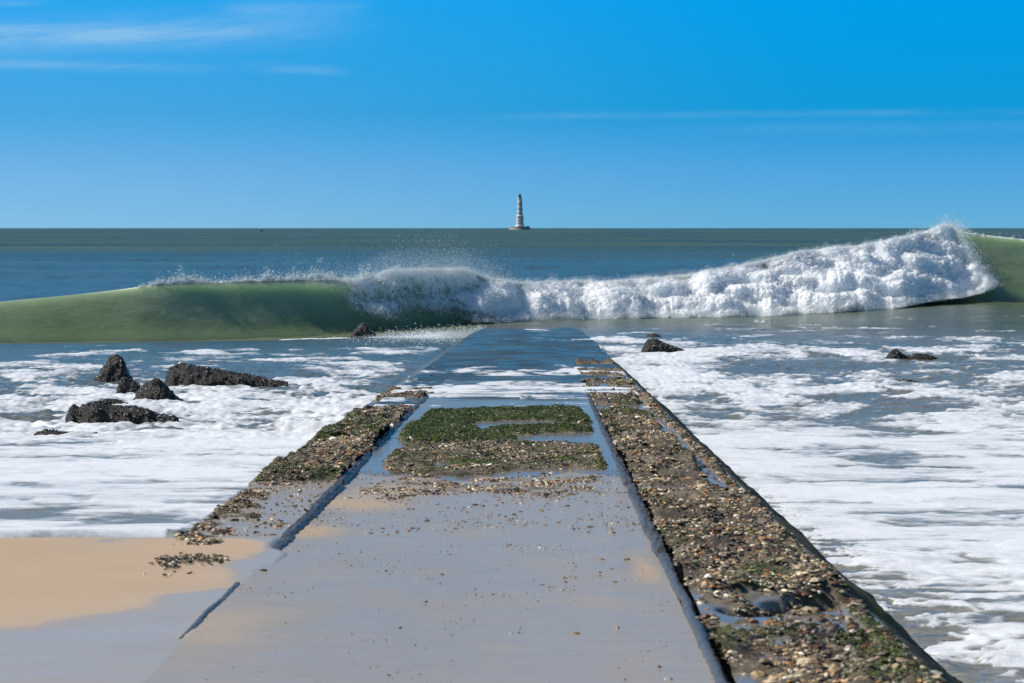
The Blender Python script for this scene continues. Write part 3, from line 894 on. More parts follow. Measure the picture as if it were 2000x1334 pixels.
# side slabs
def side(xa, xb_, sgn):
    xs = np.linspace(xa, xb_, 64)
    D, X = np.meshgrid(ds_, xs, indexing='ij')
    t = (X - xa) / (xb_ - xa) if sgn > 0 else (xb_ - X) / (xb_ - xa)      # 0 at ridge, 1 at outer edge
    rough = fbm(X * 20, D * 20, 3, 151 + sgn); lump = fbm(X * 4.2, D * 2.6, 3, 155 + sgn); big = fbm(X * 1.6, D * .55, 2, 159 + sgn)
    hole = np.zeros(D.shape)
    hgt = .032 + .065 * lump + .016 * rough + .055 * big
    bl = D / 2.35 + .35 * sgn + .06 * fbm(X * 3, D * .4, 2, 261)
    bi = np.floor(bl).astype(int)
    hgt = hgt + .030 * (_p[(bi * 7 + (3 if sgn > 0 else 90)) & 255] / 127.5 - 1) * (sstep(24.6, 25.6, D) if sgn < 0 else 1)
    jt = np.abs(bl - np.floor(bl) - .5)
    hgt = hgt - .06 * sstep(.475, .5, jt) * (.5 + .8 * np.clip(fbm(X * 4, D, 2, 263) + .3, 0, 1)) * (sstep(24.6, 25.6, D) if sgn < 0 else 1)
    if sgn > 0:
        # blocks standing out of the sheet of water farther down
        hgt = hgt + np.interp(D, [13, 30, 34, 37.5, 38.2, 40.2, 40.8, 44, 45, 47, 48, 51, 52, 54.5, 56, 61, 62.5, 64, 70, 130],
                              [.01, .01, .02, .02, -.07, -.06, .035, .03, -.05, -.05, .02, .02, -.06, .0, .0, -.05, .02, -.05, -.06, -.1])
        hgt = hgt + .055 * np.exp(-((D - 30.5) / 1.3) ** 2) * sstep(.0, .2, t) * (1 - sstep(.68, .78, t))
        hgt = hgt + .05 * np.exp(-((D - 27) / 1.0) ** 2) * (1 - sstep(.7, .8, t))
        # the trough inside the outer kerb
        hgt = hgt - .07 * np.exp(-((t - .8) / .06) ** 2) * sstep(23.5, 25, D) * (1 - sstep(42, 46, D))
        hgt = np.where(t > .86, np.maximum(hgt, .055 + .015 * lump + .012 * rough - .05 * sstep(40, 60, D)), hgt)
        # hollows broken out of the near end
        for (u, v, a, b_, dep) in ((1625, 1180, .15, .30, .30), (1570, 1192, .13, .22, .22), (1480, 1205, .12, .16, .12), (1400, 1240, .06, .2, .08)):
            x0, d0 = ramp_uv(u, v)
            hgt = hgt - dep * np.exp(-(((X - x0) / a) ** 2 + ((D - d0) / b_) ** 2) ** 2.4)
            hole = np.maximum(hole, np.exp(-(((X - x0) / a) ** 2 + ((D - d0) / b_) ** 2) ** 2.4))
        pool = np.interp(D, [12, 25, 40, 130], [.020, .030, .036, .0]) + .016 * fbm(X * 1.5, D * .5, 2, 163) + .012 * (1 - sstep(.05, .22, t)) * (D < 30)
    else:
        hgt = hgt + np.interp(D, [17, 19, 22.5, 24.8, 25.2, 36, 37, 39, 41, 42.5, 44, 50, 60, 130], [-.1, -.035, -.03, -.03, .03, .035, .0, .0, -.04, -.05, .005, -.06, -.08, -.1])
        # only the outer strip is still crusted where the sand comes in
        inner = 1 - sstep(.35, .62, t + .25 * fbm(X * 3, D * 1.3, 3, 165))
        hgt = hgt - .07 * inner * (1 - sstep(24.6, 25.3, D))
        pool = np.interp(D, [17, 25, 40, 130], [-.004, .012, .01, .0])
    hgt = hgt * (1 - .0 * t) - .04 * sstep(.93, 1.0, t)
    pool = pool - hole
    flat = np.maximum(hgt, pool)
    wet = (flat > hgt + .0005) * 1.0
    sand = np.zeros(D.shape)
    if sgn < 0:
        sand = wet * (1 - sstep(24.6, 25.2, D)); wet = wet * (1 - sand)
    else:
        sand = wet * sstep(.2, .5, fbm(X * 2, D * .7, 3, 167) + .3) * (D < 30) * .7
    alg = np.clip(1.6 * fbm(X * 2.4, D * .8, 3, 171 + sgn) + .02, 0, 1) * .8
    if sgn < 0:
        alg = np.maximum(alg * .6, poly_soft(LPATCH, X, D, .05) * np.clip(.75 + fbm(X * 6, D * 3, 3, 173), 0, 1))
        alg = np.maximum(alg, .9 * sstep(.86, .97, t) * (D > 24))
        alg = np.maximum(alg, .8 * np.exp(-((D - 25.4) / .35) ** 2))
    else:
        alg = np.maximum(alg, .85 * np.exp(-((D - 38.0) / 1.6) ** 2) * (1 - sstep(.8, .86, t)))
        alg = np.maximum(alg, .8 * np.exp(-((D - 33) / 1.8) ** 2 - (t / .3) ** 2))
        alg = np.maximum(alg, .7 * sstep(.5, .8, t) * (1 - sstep(13.6, 15.0, D)))
    alg = alg * (1 - wet) * (1 - sand)
    Z = zj(D) + flat
    # outer flank down into the water
    k = 22
    fl = np.linspace(0, 1, k)[1:]
    xo = X[:, -1:] if sgn > 0 else X[:, :1]
    zo = Z[:, -1:] if sgn > 0 else Z[:, :1]
    do = D[:, :1]
    rr = (.06 * fbm(np.repeat(do, k - 1, 1) * 3.2, fl[None, :] * 3 + 0 * do, 5, 175, .65) + .03 * fbm(np.repeat(do, k - 1, 1) * 14, fl[None, :] * 6 + 0 * do, 2, 177)) * np.minimum(1, fl[None, :] * 4)
    Xs = xo + sgn * (.05 * np.sqrt(fl[None, :]) + (.60 if sgn > 0 else .34) * fl[None, :] ** (1.1 if sgn > 0 else 1.0)) + rr; Zs = zo - .62 * fl[None, :] ** 1.2; Ds = np.repeat(do, k - 1, 1)
    o_ = np.zeros(Xs.shape)
    af = np.clip(.25 + 1.2 * fbm(Ds * 1.5, fl[None, :] * 3 + 0 * do, 4, 179), 0, .8)
    if sgn > 0:
        cat = lambda a, b_: np.concatenate([a, b_], 1)
    else:
        cat = lambda a, b_: np.concatenate([b_[:, ::-1], a], 1)
    XX, DD, ZZ = cat(X, Xs), cat(D, Ds), cat(Z, Zs)
    ob = grid('side_slab', XX + axis(DD), DD, ZZ, M_crust, ramp, {'wet': cat(wet, o_), 'algae': cat(alg, af), 'sand': cat(sand, o_), 'dry': cat(o_[:, :1] * 0 + np.zeros(X.shape), o_)})
    return X, D, Z, wet, sand, alg, flat


SR = side(RIB + .03, ER, 1)
SL = side(EL, -RIB - .03, -1)


# the two raised ridges between the slabs
def ridge(x0, d0, d1, hfun):
    dd = rows(d0, d1, lambda d: .012 * (d / 13) ** 1.1); n = 15
    th = np.linspace(0, np.pi, n)
    D, TH = np.meshgrid(dd, th, indexing='ij')
    H = hfun(D)
    sc = np.abs(np.sin(D * 9.0 + 3 * perlin(D * .8, 0 * D, 181))) ** .6 * sstep(15.5, 19, D)
    w = np.interp(D, [13, 16.8, 18.5], [.020, .022, .030]) + .012 * fbm(D * 6, TH * .6, 3, 183) + .006 * sc
    X = x0 + .012 * perlin(D * 1.2, 0 * D, 185) - np.cos(TH) * w + .010 * fbm(D * 11, TH * 1.5, 3, 191)
    Z = zj(D) - .01 + H * (np.sin(TH) ** .42) * (.86 + .13 * sc + .6 * fbm(D * 4, TH * 1.2, 4, 187, .65) * sstep(15.5, 19, D))
    gap = sstep(.42, .5, fbm(D * 1.3, 0 * D, 2, 189) + .18)
    Z = Z - .03 * gap * np.sin(TH) * sstep(15.5, 19, D)
    return grid('ridge', X + axis(D), D, Z, M_ridge, ramp)


ridge(RIB, 11.5, 75, lambda D: np.interp(D, [11, 20, 40, 75], [.048, .045, .042, .03]))
ridge(-RIB, 11.5, 60, lambda D: np.interp(D, [11, 13.0, 13.6, 15.0, 16.2, 16.6, 17.4, 18.2, 20.5, 24, 40, 60], [.0, .040, .044, .052, .044, .0, .0, .025, .036, .048, .05, .03]))

# ------------------------------------------------------------------ shells and weed
PAL = np.array([[.030, .027, .024], [.055, .045, .034], [.10, .075, .05], [.17, .12, .07], [.30, .24, .17], [.46, .40, .31], [.62, .58, .52], [.34, .17, .06], [.20, .09, .05], [.09, .10, .05]])
PAL = PAL * np.array([1.5, 1.5, 1.5, 1.4, 1.3, 1.2, 1.1, 1.3, 1.4, 1.3])[:, None]
PAL = PAL * np.array([[1.15, 1.05, .88]])
PW = np.array([.12, .15, .16, .16, .14, .10, .05, .05, .035, .04]); PW = PW / PW.sum()


def shells(pos, size, tint, flat=.42):
    n = len(pos); k = 7
    a = np.linspace(0, 2 * np.pi, k, endpoint=False)
    ring = np.stack([np.cos(a), np.sin(a) * .68, 0 * a], 1)
    mid = np.stack([np.cos(a + .3) * .62, np.sin(a + .3) * .42, 0 * a + flat * .8], 1)
    top = np.array([[.08, 0, flat]])
    V = np.concatenate([ring, mid, top])[None].repeat(n, 0).astype(np.float32)
    V *= 1 + .22 * rng.normal(size=V.shape)
    yaw = rng.uniform(0, 6.28, n); tl = rng.normal(0, .22, n); tr_ = rng.normal(0, .22, n)
    cx, sx, cy, sy, cz, sz = np.cos(tl), np.sin(tl), np.cos(tr_), np.sin(tr_), np.cos(yaw), np.sin(yaw)
    o1 = np.zeros(n); i1 = np.ones(n)
    Rx = np.stack([i1, o1, o1, o1, cx, -sx, o1, sx, cx], 1).reshape(n, 3, 3)
    Ry = np.stack([cy, o1, sy, o1, i1, o1, -sy, o1, cy], 1).reshape(n, 3, 3)
    Rz = np.stack([cz, -sz, o1, sz, cz, o1, o1, o1, i1], 1).reshape(n, 3, 3)
    V = np.einsum('nij,nkj->nki', Rz @ Ry @ Rx, V) * size[:, None, None] + pos[:, None, :]
    f = []
    for i in range(k):
        j = (i + 1) % k
        f += [[i, j, k + i], [j, k + j, k + i], [k + i, k + j, 2 * k]]
    f = np.array(f)
    Fc = (np.arange(n)[:, None, None] * (2 * k + 1) + f[None]).reshape(-1, 3)
    T = tint[:, None, :].repeat(2 * k + 1, 1) * (1 + .12 * rng.normal(size=(n, 2 * k + 1, 1)))
    return V.reshape(-1, 3), Fc, np.clip(T, .005, .9).reshape(-1, 3)


def tints(n, green=None, pos=None):
    t = PAL[rng.choice(len(PAL), n, p=PW)] * rng.uniform(.75, 1.25, (n, 1))
    if pos is not None:
        q = fbm(pos[:, 0] * 1.8, pos[:, 1] * .8, 3, 201) + .6 * fbm(pos[:, 0] * 6, pos[:, 1] * 2.5, 2, 203)
        t *= np.clip(1.0 + 1.5 * q, .35, 1.7)[:, None]
    if green is not None:
        g = rng.uniform(size=n) < green
        t[g] = t[g] * .25 + np.array([.035, .05, .015]) * rng.uniform(.5, 1.3, (g.sum(), 1))
    return t


def scatter(S, n, wfun, xax=True):
    X, D, Z = S[0], S[1], S[2]
    dstep = np.gradient(D[:, 0])[:, None]
    w = wfun * dstep
    w = np.clip(w, 0, None).ravel(); i = rng.choice(w.size, n, p=w / w.sum())
    dx = abs(X[0, 1] - X[0, 0])
    x = X.ravel()[i] + rng.uniform(-.5, .5, n) * dx; d = D.ravel()[i]
    d = d + rng.uniform(-.5, .5, n) * np.repeat(dstep, X.shape[1], 1).ravel()[i]
    return np.stack([x + axis(d), d, Z.ravel()[i] + zj(d) - zj(D.ravel()[i])], 1), i


clump = lambda X, D: np.clip(.5 + 2.2 * fbm(X * 3, D * 1.6, 3, 211), .04, 1.6)
dens = lambda D: np.interp(D, [11, 14, 20, 30, 45, 60], [.6, 1.0, .85, .55, .25, .0])
X, D, Z, wet, sand, alg, flat = SR
P1, i1 = scatter(SR, 36000, dens(D) * clump(X, D) * (1 - .93 * wet) * (1 - .95 * sand) * (1 - .35 * alg))
g1 = .7 * alg.ravel()[i1]
X, D, Z, wet, sand, alg, flat = SL
P2_, i2 = scatter(SL, 17000, dens(D) * clump(X, D) * (1 - .97 * wet) * (1 - .93 * sand) * (1 - .35 * alg) * (D > 18.2))
g2 = .7 * alg.ravel()[i2]
Xc, Dc, Zc, mA, mD, mE, hc, wetc = SURF['c']
P3, i3 = scatter(SURF['c'], 10000, clump(Xc, Dc) * (mD * .9 + mA * .20 + mE * .55) * (1 - .9 * wetc))
g3 = np.clip(.85 * mA.ravel()[i3] + .35 * mD.ravel()[i3], 0, 1)
P = np.concatenate([P1, P2_, P3]); G = np.concatenate([g1, g2, g3])
sz = rng.lognormal(math.log(.0084), .45, len(P)) * np.interp(P[:, 1], [12, 16, 20, 30, 45], [1.35, 1.3, 1.1, 1.25, 1.5])
V, Fc, T = shells(P, np.clip(sz, .004, .04), tints(len(P), G, P))
o = mesh_from('shell_crust', V, Fc, M_shell, ramp, False, None, {'tint': T}); o['kind'] = 'stuff'


def weed(P, length, tint):
    n = len(P)
    a = rng.uniform(0, 6.28, n); up = rng.uniform(.25, 1.0, n)
    dirv = np.stack([np.cos(a), np.sin(a), up], 1); dirv /= np.linalg.norm(dirv, axis=1, keepdims=True)
    sidev = np.stack([-np.sin(a), np.cos(a), 0 * a], 1) * (length * .22)[:, None]
    mid = P + dirv * (length * .6)[:, None]; tip = mid + (dirv * [1, 1, -.3]) * (length * .5)[:, None]
    V = np.stack([P - sidev, P + sidev, mid + sidev * .8, mid - sidev * .8, tip], 1)
    f = np.array([[0, 1, 2], [0, 2, 3], [3, 2, 4]])
    Fc = (np.arange(n)[:, None, None] * 5 + f[None]).reshape(-1, 3)
    return V.reshape(-1, 3), Fc, tint[:, None, :].repeat(5, 1).reshape(-1, 3)


def gtint(n):
    t = rng.uniform(size=(n, 1))
    c = np.where(t < .55, [[.036, .062, .012]], np.where(t < .82, [[.085, .115, .018]], [[.18, .19, .04]]))
    return c * rng.uniform(.6, 1.4, (n, 1))


cl_ = np.clip(.6 + 1.6 * fbm(Xc * 2.5, Dc * 1.0, 3, 195), .08, 1)
Wc, iw = scatter(SURF['c'], 42000, (mA * cl_ + .22 * mD * np.clip(2 * fbm(Xc * 3, Dc * 1.2, 3, 141) + .3, 0, 1) + .9 * mD * sstep(.78, .88, Xc)) * (1 - wetc))
w_ = SR[5] ** 2 * (SR[1] < 62) * (SR[1] > 12)
Wr, _ = scatter(SR, 9000, w_ * dens(SR[1]))
Wl, _ = scatter(SL, 10000, SL[5] ** 1.5 * (SL[1] > 18.5) * (SL[1] < 50) * dens(SL[1]))
Wp = np.concatenate([Wc, Wr, Wl])
V, Fc, T = weed(Wp, rng.uniform(.010, .026, len(Wp)) * np.interp(Wp[:, 1], [13, 40], [.9, 1.25]), gtint(len(Wp)))
o = mesh_from('green_weed', V, Fc, M_weed, ramp, False, None, {'tint': T}); o['kind'] = 'stuff'


ng = 2600
Pg, ig = scatter(SURF['c'], ng, np.clip(.15 + fbm(Xc * 2.2, Dc * .8, 3, 231), 0, 1) ** 1.5 * (hc < .03) * np.interp(Dc, [12, 17, 21, 25, 27, 40], [.25, .35, 1.0, 2.4, .6, 0]))
V, Fc, T = shells(Pg, rng.lognormal(math.log(.0042), .45, ng), tints(ng) * .8)
o = mesh_from('grit', V, Fc, M_shell, ramp, False, None, {'tint': T}); o['kind'] = 'stuff'


# loose shells: each one its own object
def loose(name, u, v, size, tint, label, group=None, cat='shell', flat=.5):
    xl, d = ramp_uv(u, v)
    x = xl + axis(d)
    z = zj(d) + (.004 if xl > -RIB else .03)
    V, Fc, T = shells(np.zeros((1, 3)), np.array([size]), np.array([tint], float), flat)
    ob = mesh_from(name, V, Fc, M_shell, None, True, None, {'tint': T})
    ob.location = (x, d, z - size * .12)
    tag(ob, label, cat, group)
    return ob


loose('pebble', 1126, 1240, .021, (.34, .17, .06), 'large orange pebble lying on the wet sand, brightest on the lower ramp', cat='pebble')
loose('pebble', 1206, 1229, .016, (.42, .31, .18), 'pale tan pebble to the right of the large orange pebble', cat='pebble')
loose('pebble', 817, 1234, .013, (.40, .24, .10), 'small orange brown pebble left of the large orange pebble on the wet sand', cat='pebble')
loose('pebble', 1287, 1305, .012, (.05, .03, .02), 'dark brown pebble on the sand beside the lower end of the right ridge', cat='pebble')
loose('shell', 568, 1297, .017, (.04, .035, .03), 'dark flat shell on the wet sand nearest the camera', cat='shell', flat=.25)
loose('shell', 940, 1168, .021, (.06, .055, .045), 'dark flat shell in the middle of the wet sand on the ramp', cat='shell', flat=.25)
loose('shell', 920, 1148, .013, (.10, .06, .04), 'small brown shell just behind the dark flat shell mid ramp', cat='shell', flat=.3)
loose('shell', 1194, 1113, .014, (.08, .06, .045), 'small dark shell beside the tan sand patch by the right ridge', cat='shell', flat=.3)
loose('shell', 604, 1148, .008, (.08, .05, .04), 'tiny brown shell alone on the wet sand right of the dark left ridge', cat='shell', flat=.3)
loose('shell', 998, 1240, .015, (.50, .44, .34), 'cream shell fragment on the wet sand left of the large orange pebble', cat='shell', flat=.3)
GRP = 'loose shells on the sandy ramp'
LAB = 'small broken shell lying loose on the wet sandy part of the ramp'
bands = [((860, 1120), 6, 30, 5), ((1100, 1133), 5, 60, 4), ((1215, 1130), 6, 30, 7), ((1070, 1148), 4, 20, 5), ((710, 1230), 6, 32, 10), ((730, 1040), 12, 34, 4), ((880, 1036), 14, 40, 4),
         ((945, 1030), 10, 24, 4), ((1050, 1022), 14, 80, 4), ((1120, 1027), 12, 50, 6), ((1180, 1038), 7, 40, 5), ((1060, 1010), 6, 90, 8), ((760, 1010), 8, 50, 5), ((900, 990), 40, 160, 12), ((1080, 985), 36, 100, 10), ((1000, 1000), 10, 200, 10), ((1190, 1095), 5, 30, 3), ((330, 1130), 4, 30, 4)]
proto = None
for (u0, v0), n, su, sv in bands:
    for _ in range(n):
        u, v = random.gauss(u0, su), random.gauss(v0, sv)
        t = random.choice([(.05, .045, .04), (.09, .07, .05), (.16, .12, .08), (.32, .25, .17), (.5, .45, .37), (.3, .16, .07), (.2, .14, .09)])
        loose('shell', u, v, min(.03, random.lognormvariate(math.log(.0125), .4)), t, LAB, GRP, flat=random.uniform(.25, .5))

# the clump of shells on the sand to the left
n = 240
uc = np.concatenate([rng.normal(370, 34, n // 2), rng.normal(330, 18, n // 4), rng.normal(415, 20, n // 4)]); vc = np.concatenate([rng.normal(1103, 5, n // 2), rng.normal(1112, 7, n // 4), rng.normal(1102, 3, n // 4)])
dcl = 9504.0 / (vc - 562.4); xcl = (uc - 1000) / F * dcl
V, Fc, T = shells(np.stack([xcl, dcl, sand_left(dcl) + .006], 1), rng.uniform(.007, .020, n), tints(n, np.full(n, .35)))
cx, cd = float(xcl.mean()), float(dcl.mean())
o = empty('shell_clump', (0, 0, 0)); o2 = mesh_from('shells', V - np.array([cx, cd, float(zj(cd))], np.float32), Fc, M_shell, o, False, None, {'tint': T}); o2['kind'] = 'stuff'
V, Fc, T = weed(np.stack([xcl, dcl, sand_left(dcl) + .004], 1) - np.array([cx, cd, float(zj(cd))]), rng.uniform(.012, .028, n), gtint(n) * .6)
o2 = mesh_from('weed', V, Fc, M_weed, o, False, None, {'tint': T}); o2['kind'] = 'stuff'
o.location = (cx, cd, float(zj(cd)))
tag(o, 'clump of dark and pale shells half buried in the sand left of the ramp', 'shell clump')


# ------------------------------------------------------------------ rocks in the shallows
def rock(prof, vbase, label, depth=.8, seed=1, name='rock'):
    """prof: silhouette points (u, v) left to right; vbase: picture row of its waterline"""
    pr = np.array(prof, float)
    d = 60.0
    for _ in range(60):
        x = (pr[:, 0].mean() - 1000) / F * d
        zw = float(z_base(x, d)); d = .6 * d + .4 * (CAMZ - zw) * F / (vbase - HOR)
    us = np.linspace(pr[0, 0], pr[-1, 0], 130)
    vs = np.interp(us, pr[:, 0], pr[:, 1])
    hh = np.maximum((vbase - vs) / F * d, 0.0)
    L = (us[-1] - us[0]) / F * d
    x = (us - us.mean()) / F * d
    dep = depth * np.minimum(L * .45, np.maximum(hh * 1.3, .04) + .12)
    th = np.linspace(0, np.pi, 64)
    A, TH = np.meshgrid(np.arange(130), th, indexing='ij')
    H = hh[A]; W = dep[A]
    Y = -np.cos(TH) * W; Zr_ = -.12 + (H + .12) * np.sin(TH) ** .62
    Xr_ = x[A]
    n1 = fbm3(Xr_ * 9, Y * 9, Zr_ * 9, 4, seed, .6); n2 = fbm3(Xr_ * 3 + 5, Y * 3, Zr_ * 3, 2, seed + 3)
    am = np.minimum(.034, .014 + .09 * H)
    k = np.sin(TH) ** .5
    Y = Y * (1 + .18 * n2) - am * n1 * np.cos(TH); Zr_ = Zr_ + am * (.8 * n1) * k; Xr_ = Xr_ + am * .4 * n2
    V = np.stack([Xr_, Y, Zr_], -1)
    ob = grid(name, V[..., 0], V[..., 1], V[..., 2], M_rock)
    ob.location = ((us.mean() - 1000) / F * d, d + float(dep.max()) * .6, zw)
    tag(ob, label, 'rock')
    # barnacle and mussel bumps standing out of the skin
    nb = int(min(900, 50 + 2200 * L * max(hh.max(), .05)))
    i = rng.integers(3, 127, nb); j = rng.integers(8, 56, nb)
    P = V[i, j] + rng.normal(size=(nb, 3)) * .004
    t = np.where(rng.uniform(size=(nb, 1)) < .75, [[.022, .020, .017]], [[.42, .37, .29]]) * rng.uniform(.5, 1.5, (nb, 1))
    Vb, Fb, Tb_ = shells(P.astype(np.float32), rng.lognormal(math.log(.0085), .5, nb), t, .6)
    ob2 = mesh_from('barnacle_crust', Vb, Fb, M_shell, ob, False, None, {'tint': Tb_}); ob2['kind'] = 'stuff'
    return ob


def z_base(x, d):
    xl = x - axis(d)
    gl = np.interp(d, [14, 19, 22, 26, 33, 40, 60, 90, 110, 125], [.0, -.035, .0, .05, .1, .15, .2, .2, .14, .06])
    gr = np.interp(d, [10, 30, 50, 70, 82, 100, 125], [.46, .42, .32, .17, .0, -.04, -.04])
    z = zj(d) - np.where(xl < 0, gl, gr)
    return lerp(z, 0.0, sstep(112, 128, d))


rock([(180, 744), (190, 733), (203, 712), (213, 697), (226, 693), (236, 697), (244, 712), (252, 735), (257, 744)], 744, 'tall pyramid shaped black rock, farthest back of the left hand rocks', seed=1)
rock([(225, 772), (229, 755), (237, 740), (243, 737), (250, 743), (262, 745), (272, 752), (278, 770)], 772, 'small black rock wedged between the tall pyramid rock and the rock with a trailing tail', seed=5)
rock([(259, 780), (268, 765), (278, 752), (292, 744), (301, 738), (310, 741), (320, 752), (332, 765), (348, 780), (366, 789)], 786, 'pointed barnacled rock sloping to a tail, in front of the long black rock', seed=9)
rock([(319, 755), (320, 738), (326, 722), (340, 713), (362, 712), (400, 718), (440, 726), (462, 729), (500, 737), (530, 743), (560, 747)], 757, 'longest black rock, blunt at its left end and tapering right into the foam', seed=13)
rock([(125, 822), (127, 806), (138, 792), (150, 796), (170, 788), (190, 784), (205, 790), (225, 794), (260, 796), (290, 802), (305, 810), (345, 817)], 828, 'low lumpy black rock lying nearest the beach on the left', depth=.7, seed=17)
rock([(188, 790), (192, 781), (205, 779), (225, 780), (245, 787), (254, 792)], 794, 'flat brown rock top just behind the low lumpy rock', seed=21)
rock([(62, 852), (70, 845), (90, 841), (120, 842), (160, 845), (190, 848), (212, 851)], 853, 'thin dark sliver of rock awash at the far left', depth=.6, seed=25)
rock([(156, 760), (160, 757), (168, 757), (172, 754), (178, 753), (185, 759)], 760, 'tiny dark rock tip awash left of the small wedged rock', seed=29)
rock([(685, 653), (694, 642), (704, 632), (709, 630), (716, 634), (724, 645), (733, 653)], 653, 'lone black rock at the foot of the green wave, left of the ramp end', seed=33)
rock([(1252, 690), (1258, 675), (1266, 664), (1278, 662), (1292, 668), (1310, 675), (1330, 681), (1345, 689)], 692, 'dark wedge shaped rock just right of the submerged end of the ramp', seed=37)
rock([(1261, 658), (1266, 653), (1275, 651), (1285, 653), (1293, 657)], 658, 'small dark rock tip behind the wedge shaped rock right of the ramp', seed=41)
rock([(1730, 700), (1738, 690), (1746, 682), (1754, 682), (1764, 691), (1775, 695), (1790, 691), (1808, 692), (1825, 697), (1838, 702)], 702, 'low rock with a knob at its left end, out in the foam on the right', depth=.6, seed=45)
rock([(1738, 747), (1752, 743), (1775, 742), (1798, 746)], 748, 'thin dark rock awash in the foam below the knobbed rock on the right', depth=.5, seed=49)


# ------------------------------------------------------------------ lighthouse far out at sea
def lathe(name, prof, mat, parent, seg=32, smooth=False, loc=(0, 0, 0)):
    bm = bmesh.new(); rings = []
    for rad, z in prof:
        rings.append([bm.verts.new((rad * math.cos(2 * math.pi * i / seg) + loc[0], rad * math.sin(2 * math.pi * i / seg) + loc[1], z + loc[2])) for i in range(seg)])
    for a, b in zip(rings[:-1], rings[1:]):
        for i in range(seg): bm.faces.new((a[i], a[(i + 1) % seg], b[(i + 1) % seg], b[i]))
    bm.faces.new(rings[-1]); bm.faces.new(rings[0][::-1])
    return bm_obj(name, bm, mat, parent, smooth)


def box(name, cx, cy, cz, sx, sy, sz, mat, parent, rz=0.0):
    bm = bmesh.new(); bmesh.ops.create_cube(bm, size=1)
    for v in bm.verts: v.co = (v.co.x * sx, v.co.y * sy, v.co.z * sz)
    bmesh.ops.bevel(bm, geom=list(bm.edges), offset=min(sx, sy, sz) * .06, segments=1, affect='EDGES')
    c, s_ = math.cos(rz), math.sin(rz)
    for v in bm.verts: v.co = (v.co.x * c - v.co.y * s_ + cx, v.co.x * s_ + v.co.y * c + cy, v.co.z + cz)
    return bm_obj(name, bm, mat, parent)


def stone_mat(name, c1, c2, scale):
    m, nt, b, out = new_mat(name, Roughness=.8)
    n = nt.noise(nt.coord(), scale, 4)
    nt.link(nt.mix(n, C4(c1), C4(c2)), b.inputs['Base Color']); nt.link(nt.bump(n, .3, .3), b.inputs['Normal'])
    return m


M_stone = stone_mat('pale stone', (.54, .55, .53), (.70, .71, .68), .25)
M_plat = stone_mat('stained platform stone', (.22, .20, .19), (.38, .34, .32), .3)
M_darkm = stone_mat('dark lantern metal', (.02, .025, .03), (.05, .055, .06), .5)
LD = 7000.0
lh = empty('lighthouse', ((1015.3 - 1000) / F * LD, LD, -2.0))
tag(lh, 'tall pale stone lighthouse standing on its round base on the horizon', 'lighthouse')
S = LD / F                # metres per picture pixel out there
lathe('platform', [(21.5, 0), (20.5, 3), (19.5, 4.5), (19.5, 7.2), (18.8, 7.2), (18.8, 6.2)], M_plat, lh, 48)
lathe('ring_building', [(8.8, 6.2), (8.8, 9.6), (8.2, 10.4)], M_stone, lh, 40)
box('store_house', 14.5, -3, 7.4, 5.0, 4.0, 3.2, M_plat, lh)
keep = lathe('keep', [(8.2, 10.4), (7.2, 10.8), (6.9, 20), (7.6, 20.3), (7.6, 21.2), (6.8, 21.6), (6.7, 26.5), (7.3, 26.9), (7.3, 28.2), (6.1, 28.8), (5.6, 30.5)], M_stone, lh, 40)
tower = lathe('tower', [(5.6, 30.5), (5.2, 36), (5.35, 36.2), (5.35, 36.8), (5.1, 37), (4.75, 46), (4.9, 46.2), (4.9, 46.9), (4.65, 47.1), (4.3, 55.5), (4.5, 55.8), (4.5, 56.4), (4.2, 56.6), (4.0, 60.2)], M_stone, lh, 40)
lathe('gallery', [(4.0, 60.2), (5.0, 61.0), (5.0, 61.6), (4.9, 61.6), (4.9, 62.6), (4.75, 62.6), (4.75, 61.7)], M_stone, lh, 40)
lantern = lathe('lantern', [(2.5, 61.6), (2.5, 66.6)], M_darkm, lh, 16)
lathe('dome', [(2.9, 66.6), (2.7, 67.4), (1.8, 68.6), (.7, 69.3), (.3, 69.6), (.5, 70.1), (.25, 70.5), (.12, 72.2)], M_darkm, lantern, 20)
for z_, rr in ((14, 7.15), (24, 6.85), (33, 5.5), (41, 5.1), (51, 4.65)):
    for k in range(4):
        a = -math.pi / 2 + (k - 1.5) * .75
        box('window', rr * math.cos(a), rr * math.sin(a), z_, 1.1, .5, 2.4, M_darkm, keep if z_ < 30 else tower, a + math.pi / 2)
box('door', 0, -8.75, 8.0, 1.8, .4, 3.2, M_darkm, lh)

# a tiny boat far off
M_hull = stone_mat('dark hull', (.03, .035, .04), (.05, .055, .06), 1); M_cab = stone_mat('white cabin', (.7, .7, .7), (.8, .8, .8), 1)
bd = 3600.0
bt = empty('boat', ((510.5 - 1000) / F * bd, bd, .25))
tag(bt, 'tiny boat with a pale cabin and mast far off on the horizon', 'boat')
bm = bmesh.new()
sec = []
for t in np.linspace(0, 1, 9):
    w = .75 * math.sin(math.pi * min(.5, .32 + .9 * (1 - t) ** .6 * .5)) * (1 - t ** 4) + .02
    x = -1.6 + 3.2 * t; hh_ = .55 + .25 * t * t
    sec.append([bm.verts.new((x, -w, hh_)), bm.verts.new((x, -w * .7, -.2)), bm.verts.new((x, w * .7, -.2)), bm.verts.new((x, w, hh_))])
for a, b in zip(sec[:-1], sec[1:]):
    for i in range(3): bm.faces.new((a[i], b[i], b[i + 1], a[i + 1]))
    bm.faces.new((a[3], b[3], b[0], a[0]))
bm.faces.new(sec[0][::-1]); bm.faces.new(sec[-1])
bm_obj('hull', bm, M_hull, bt)
box('cabin', -.6, 0, .95, 1.3, 1.0, .9, M_cab, bt)
lathe('mast', [(.09, .7), (.06, 2.0)], M_hull, bt, 8, loc=(.7, 0, 0))

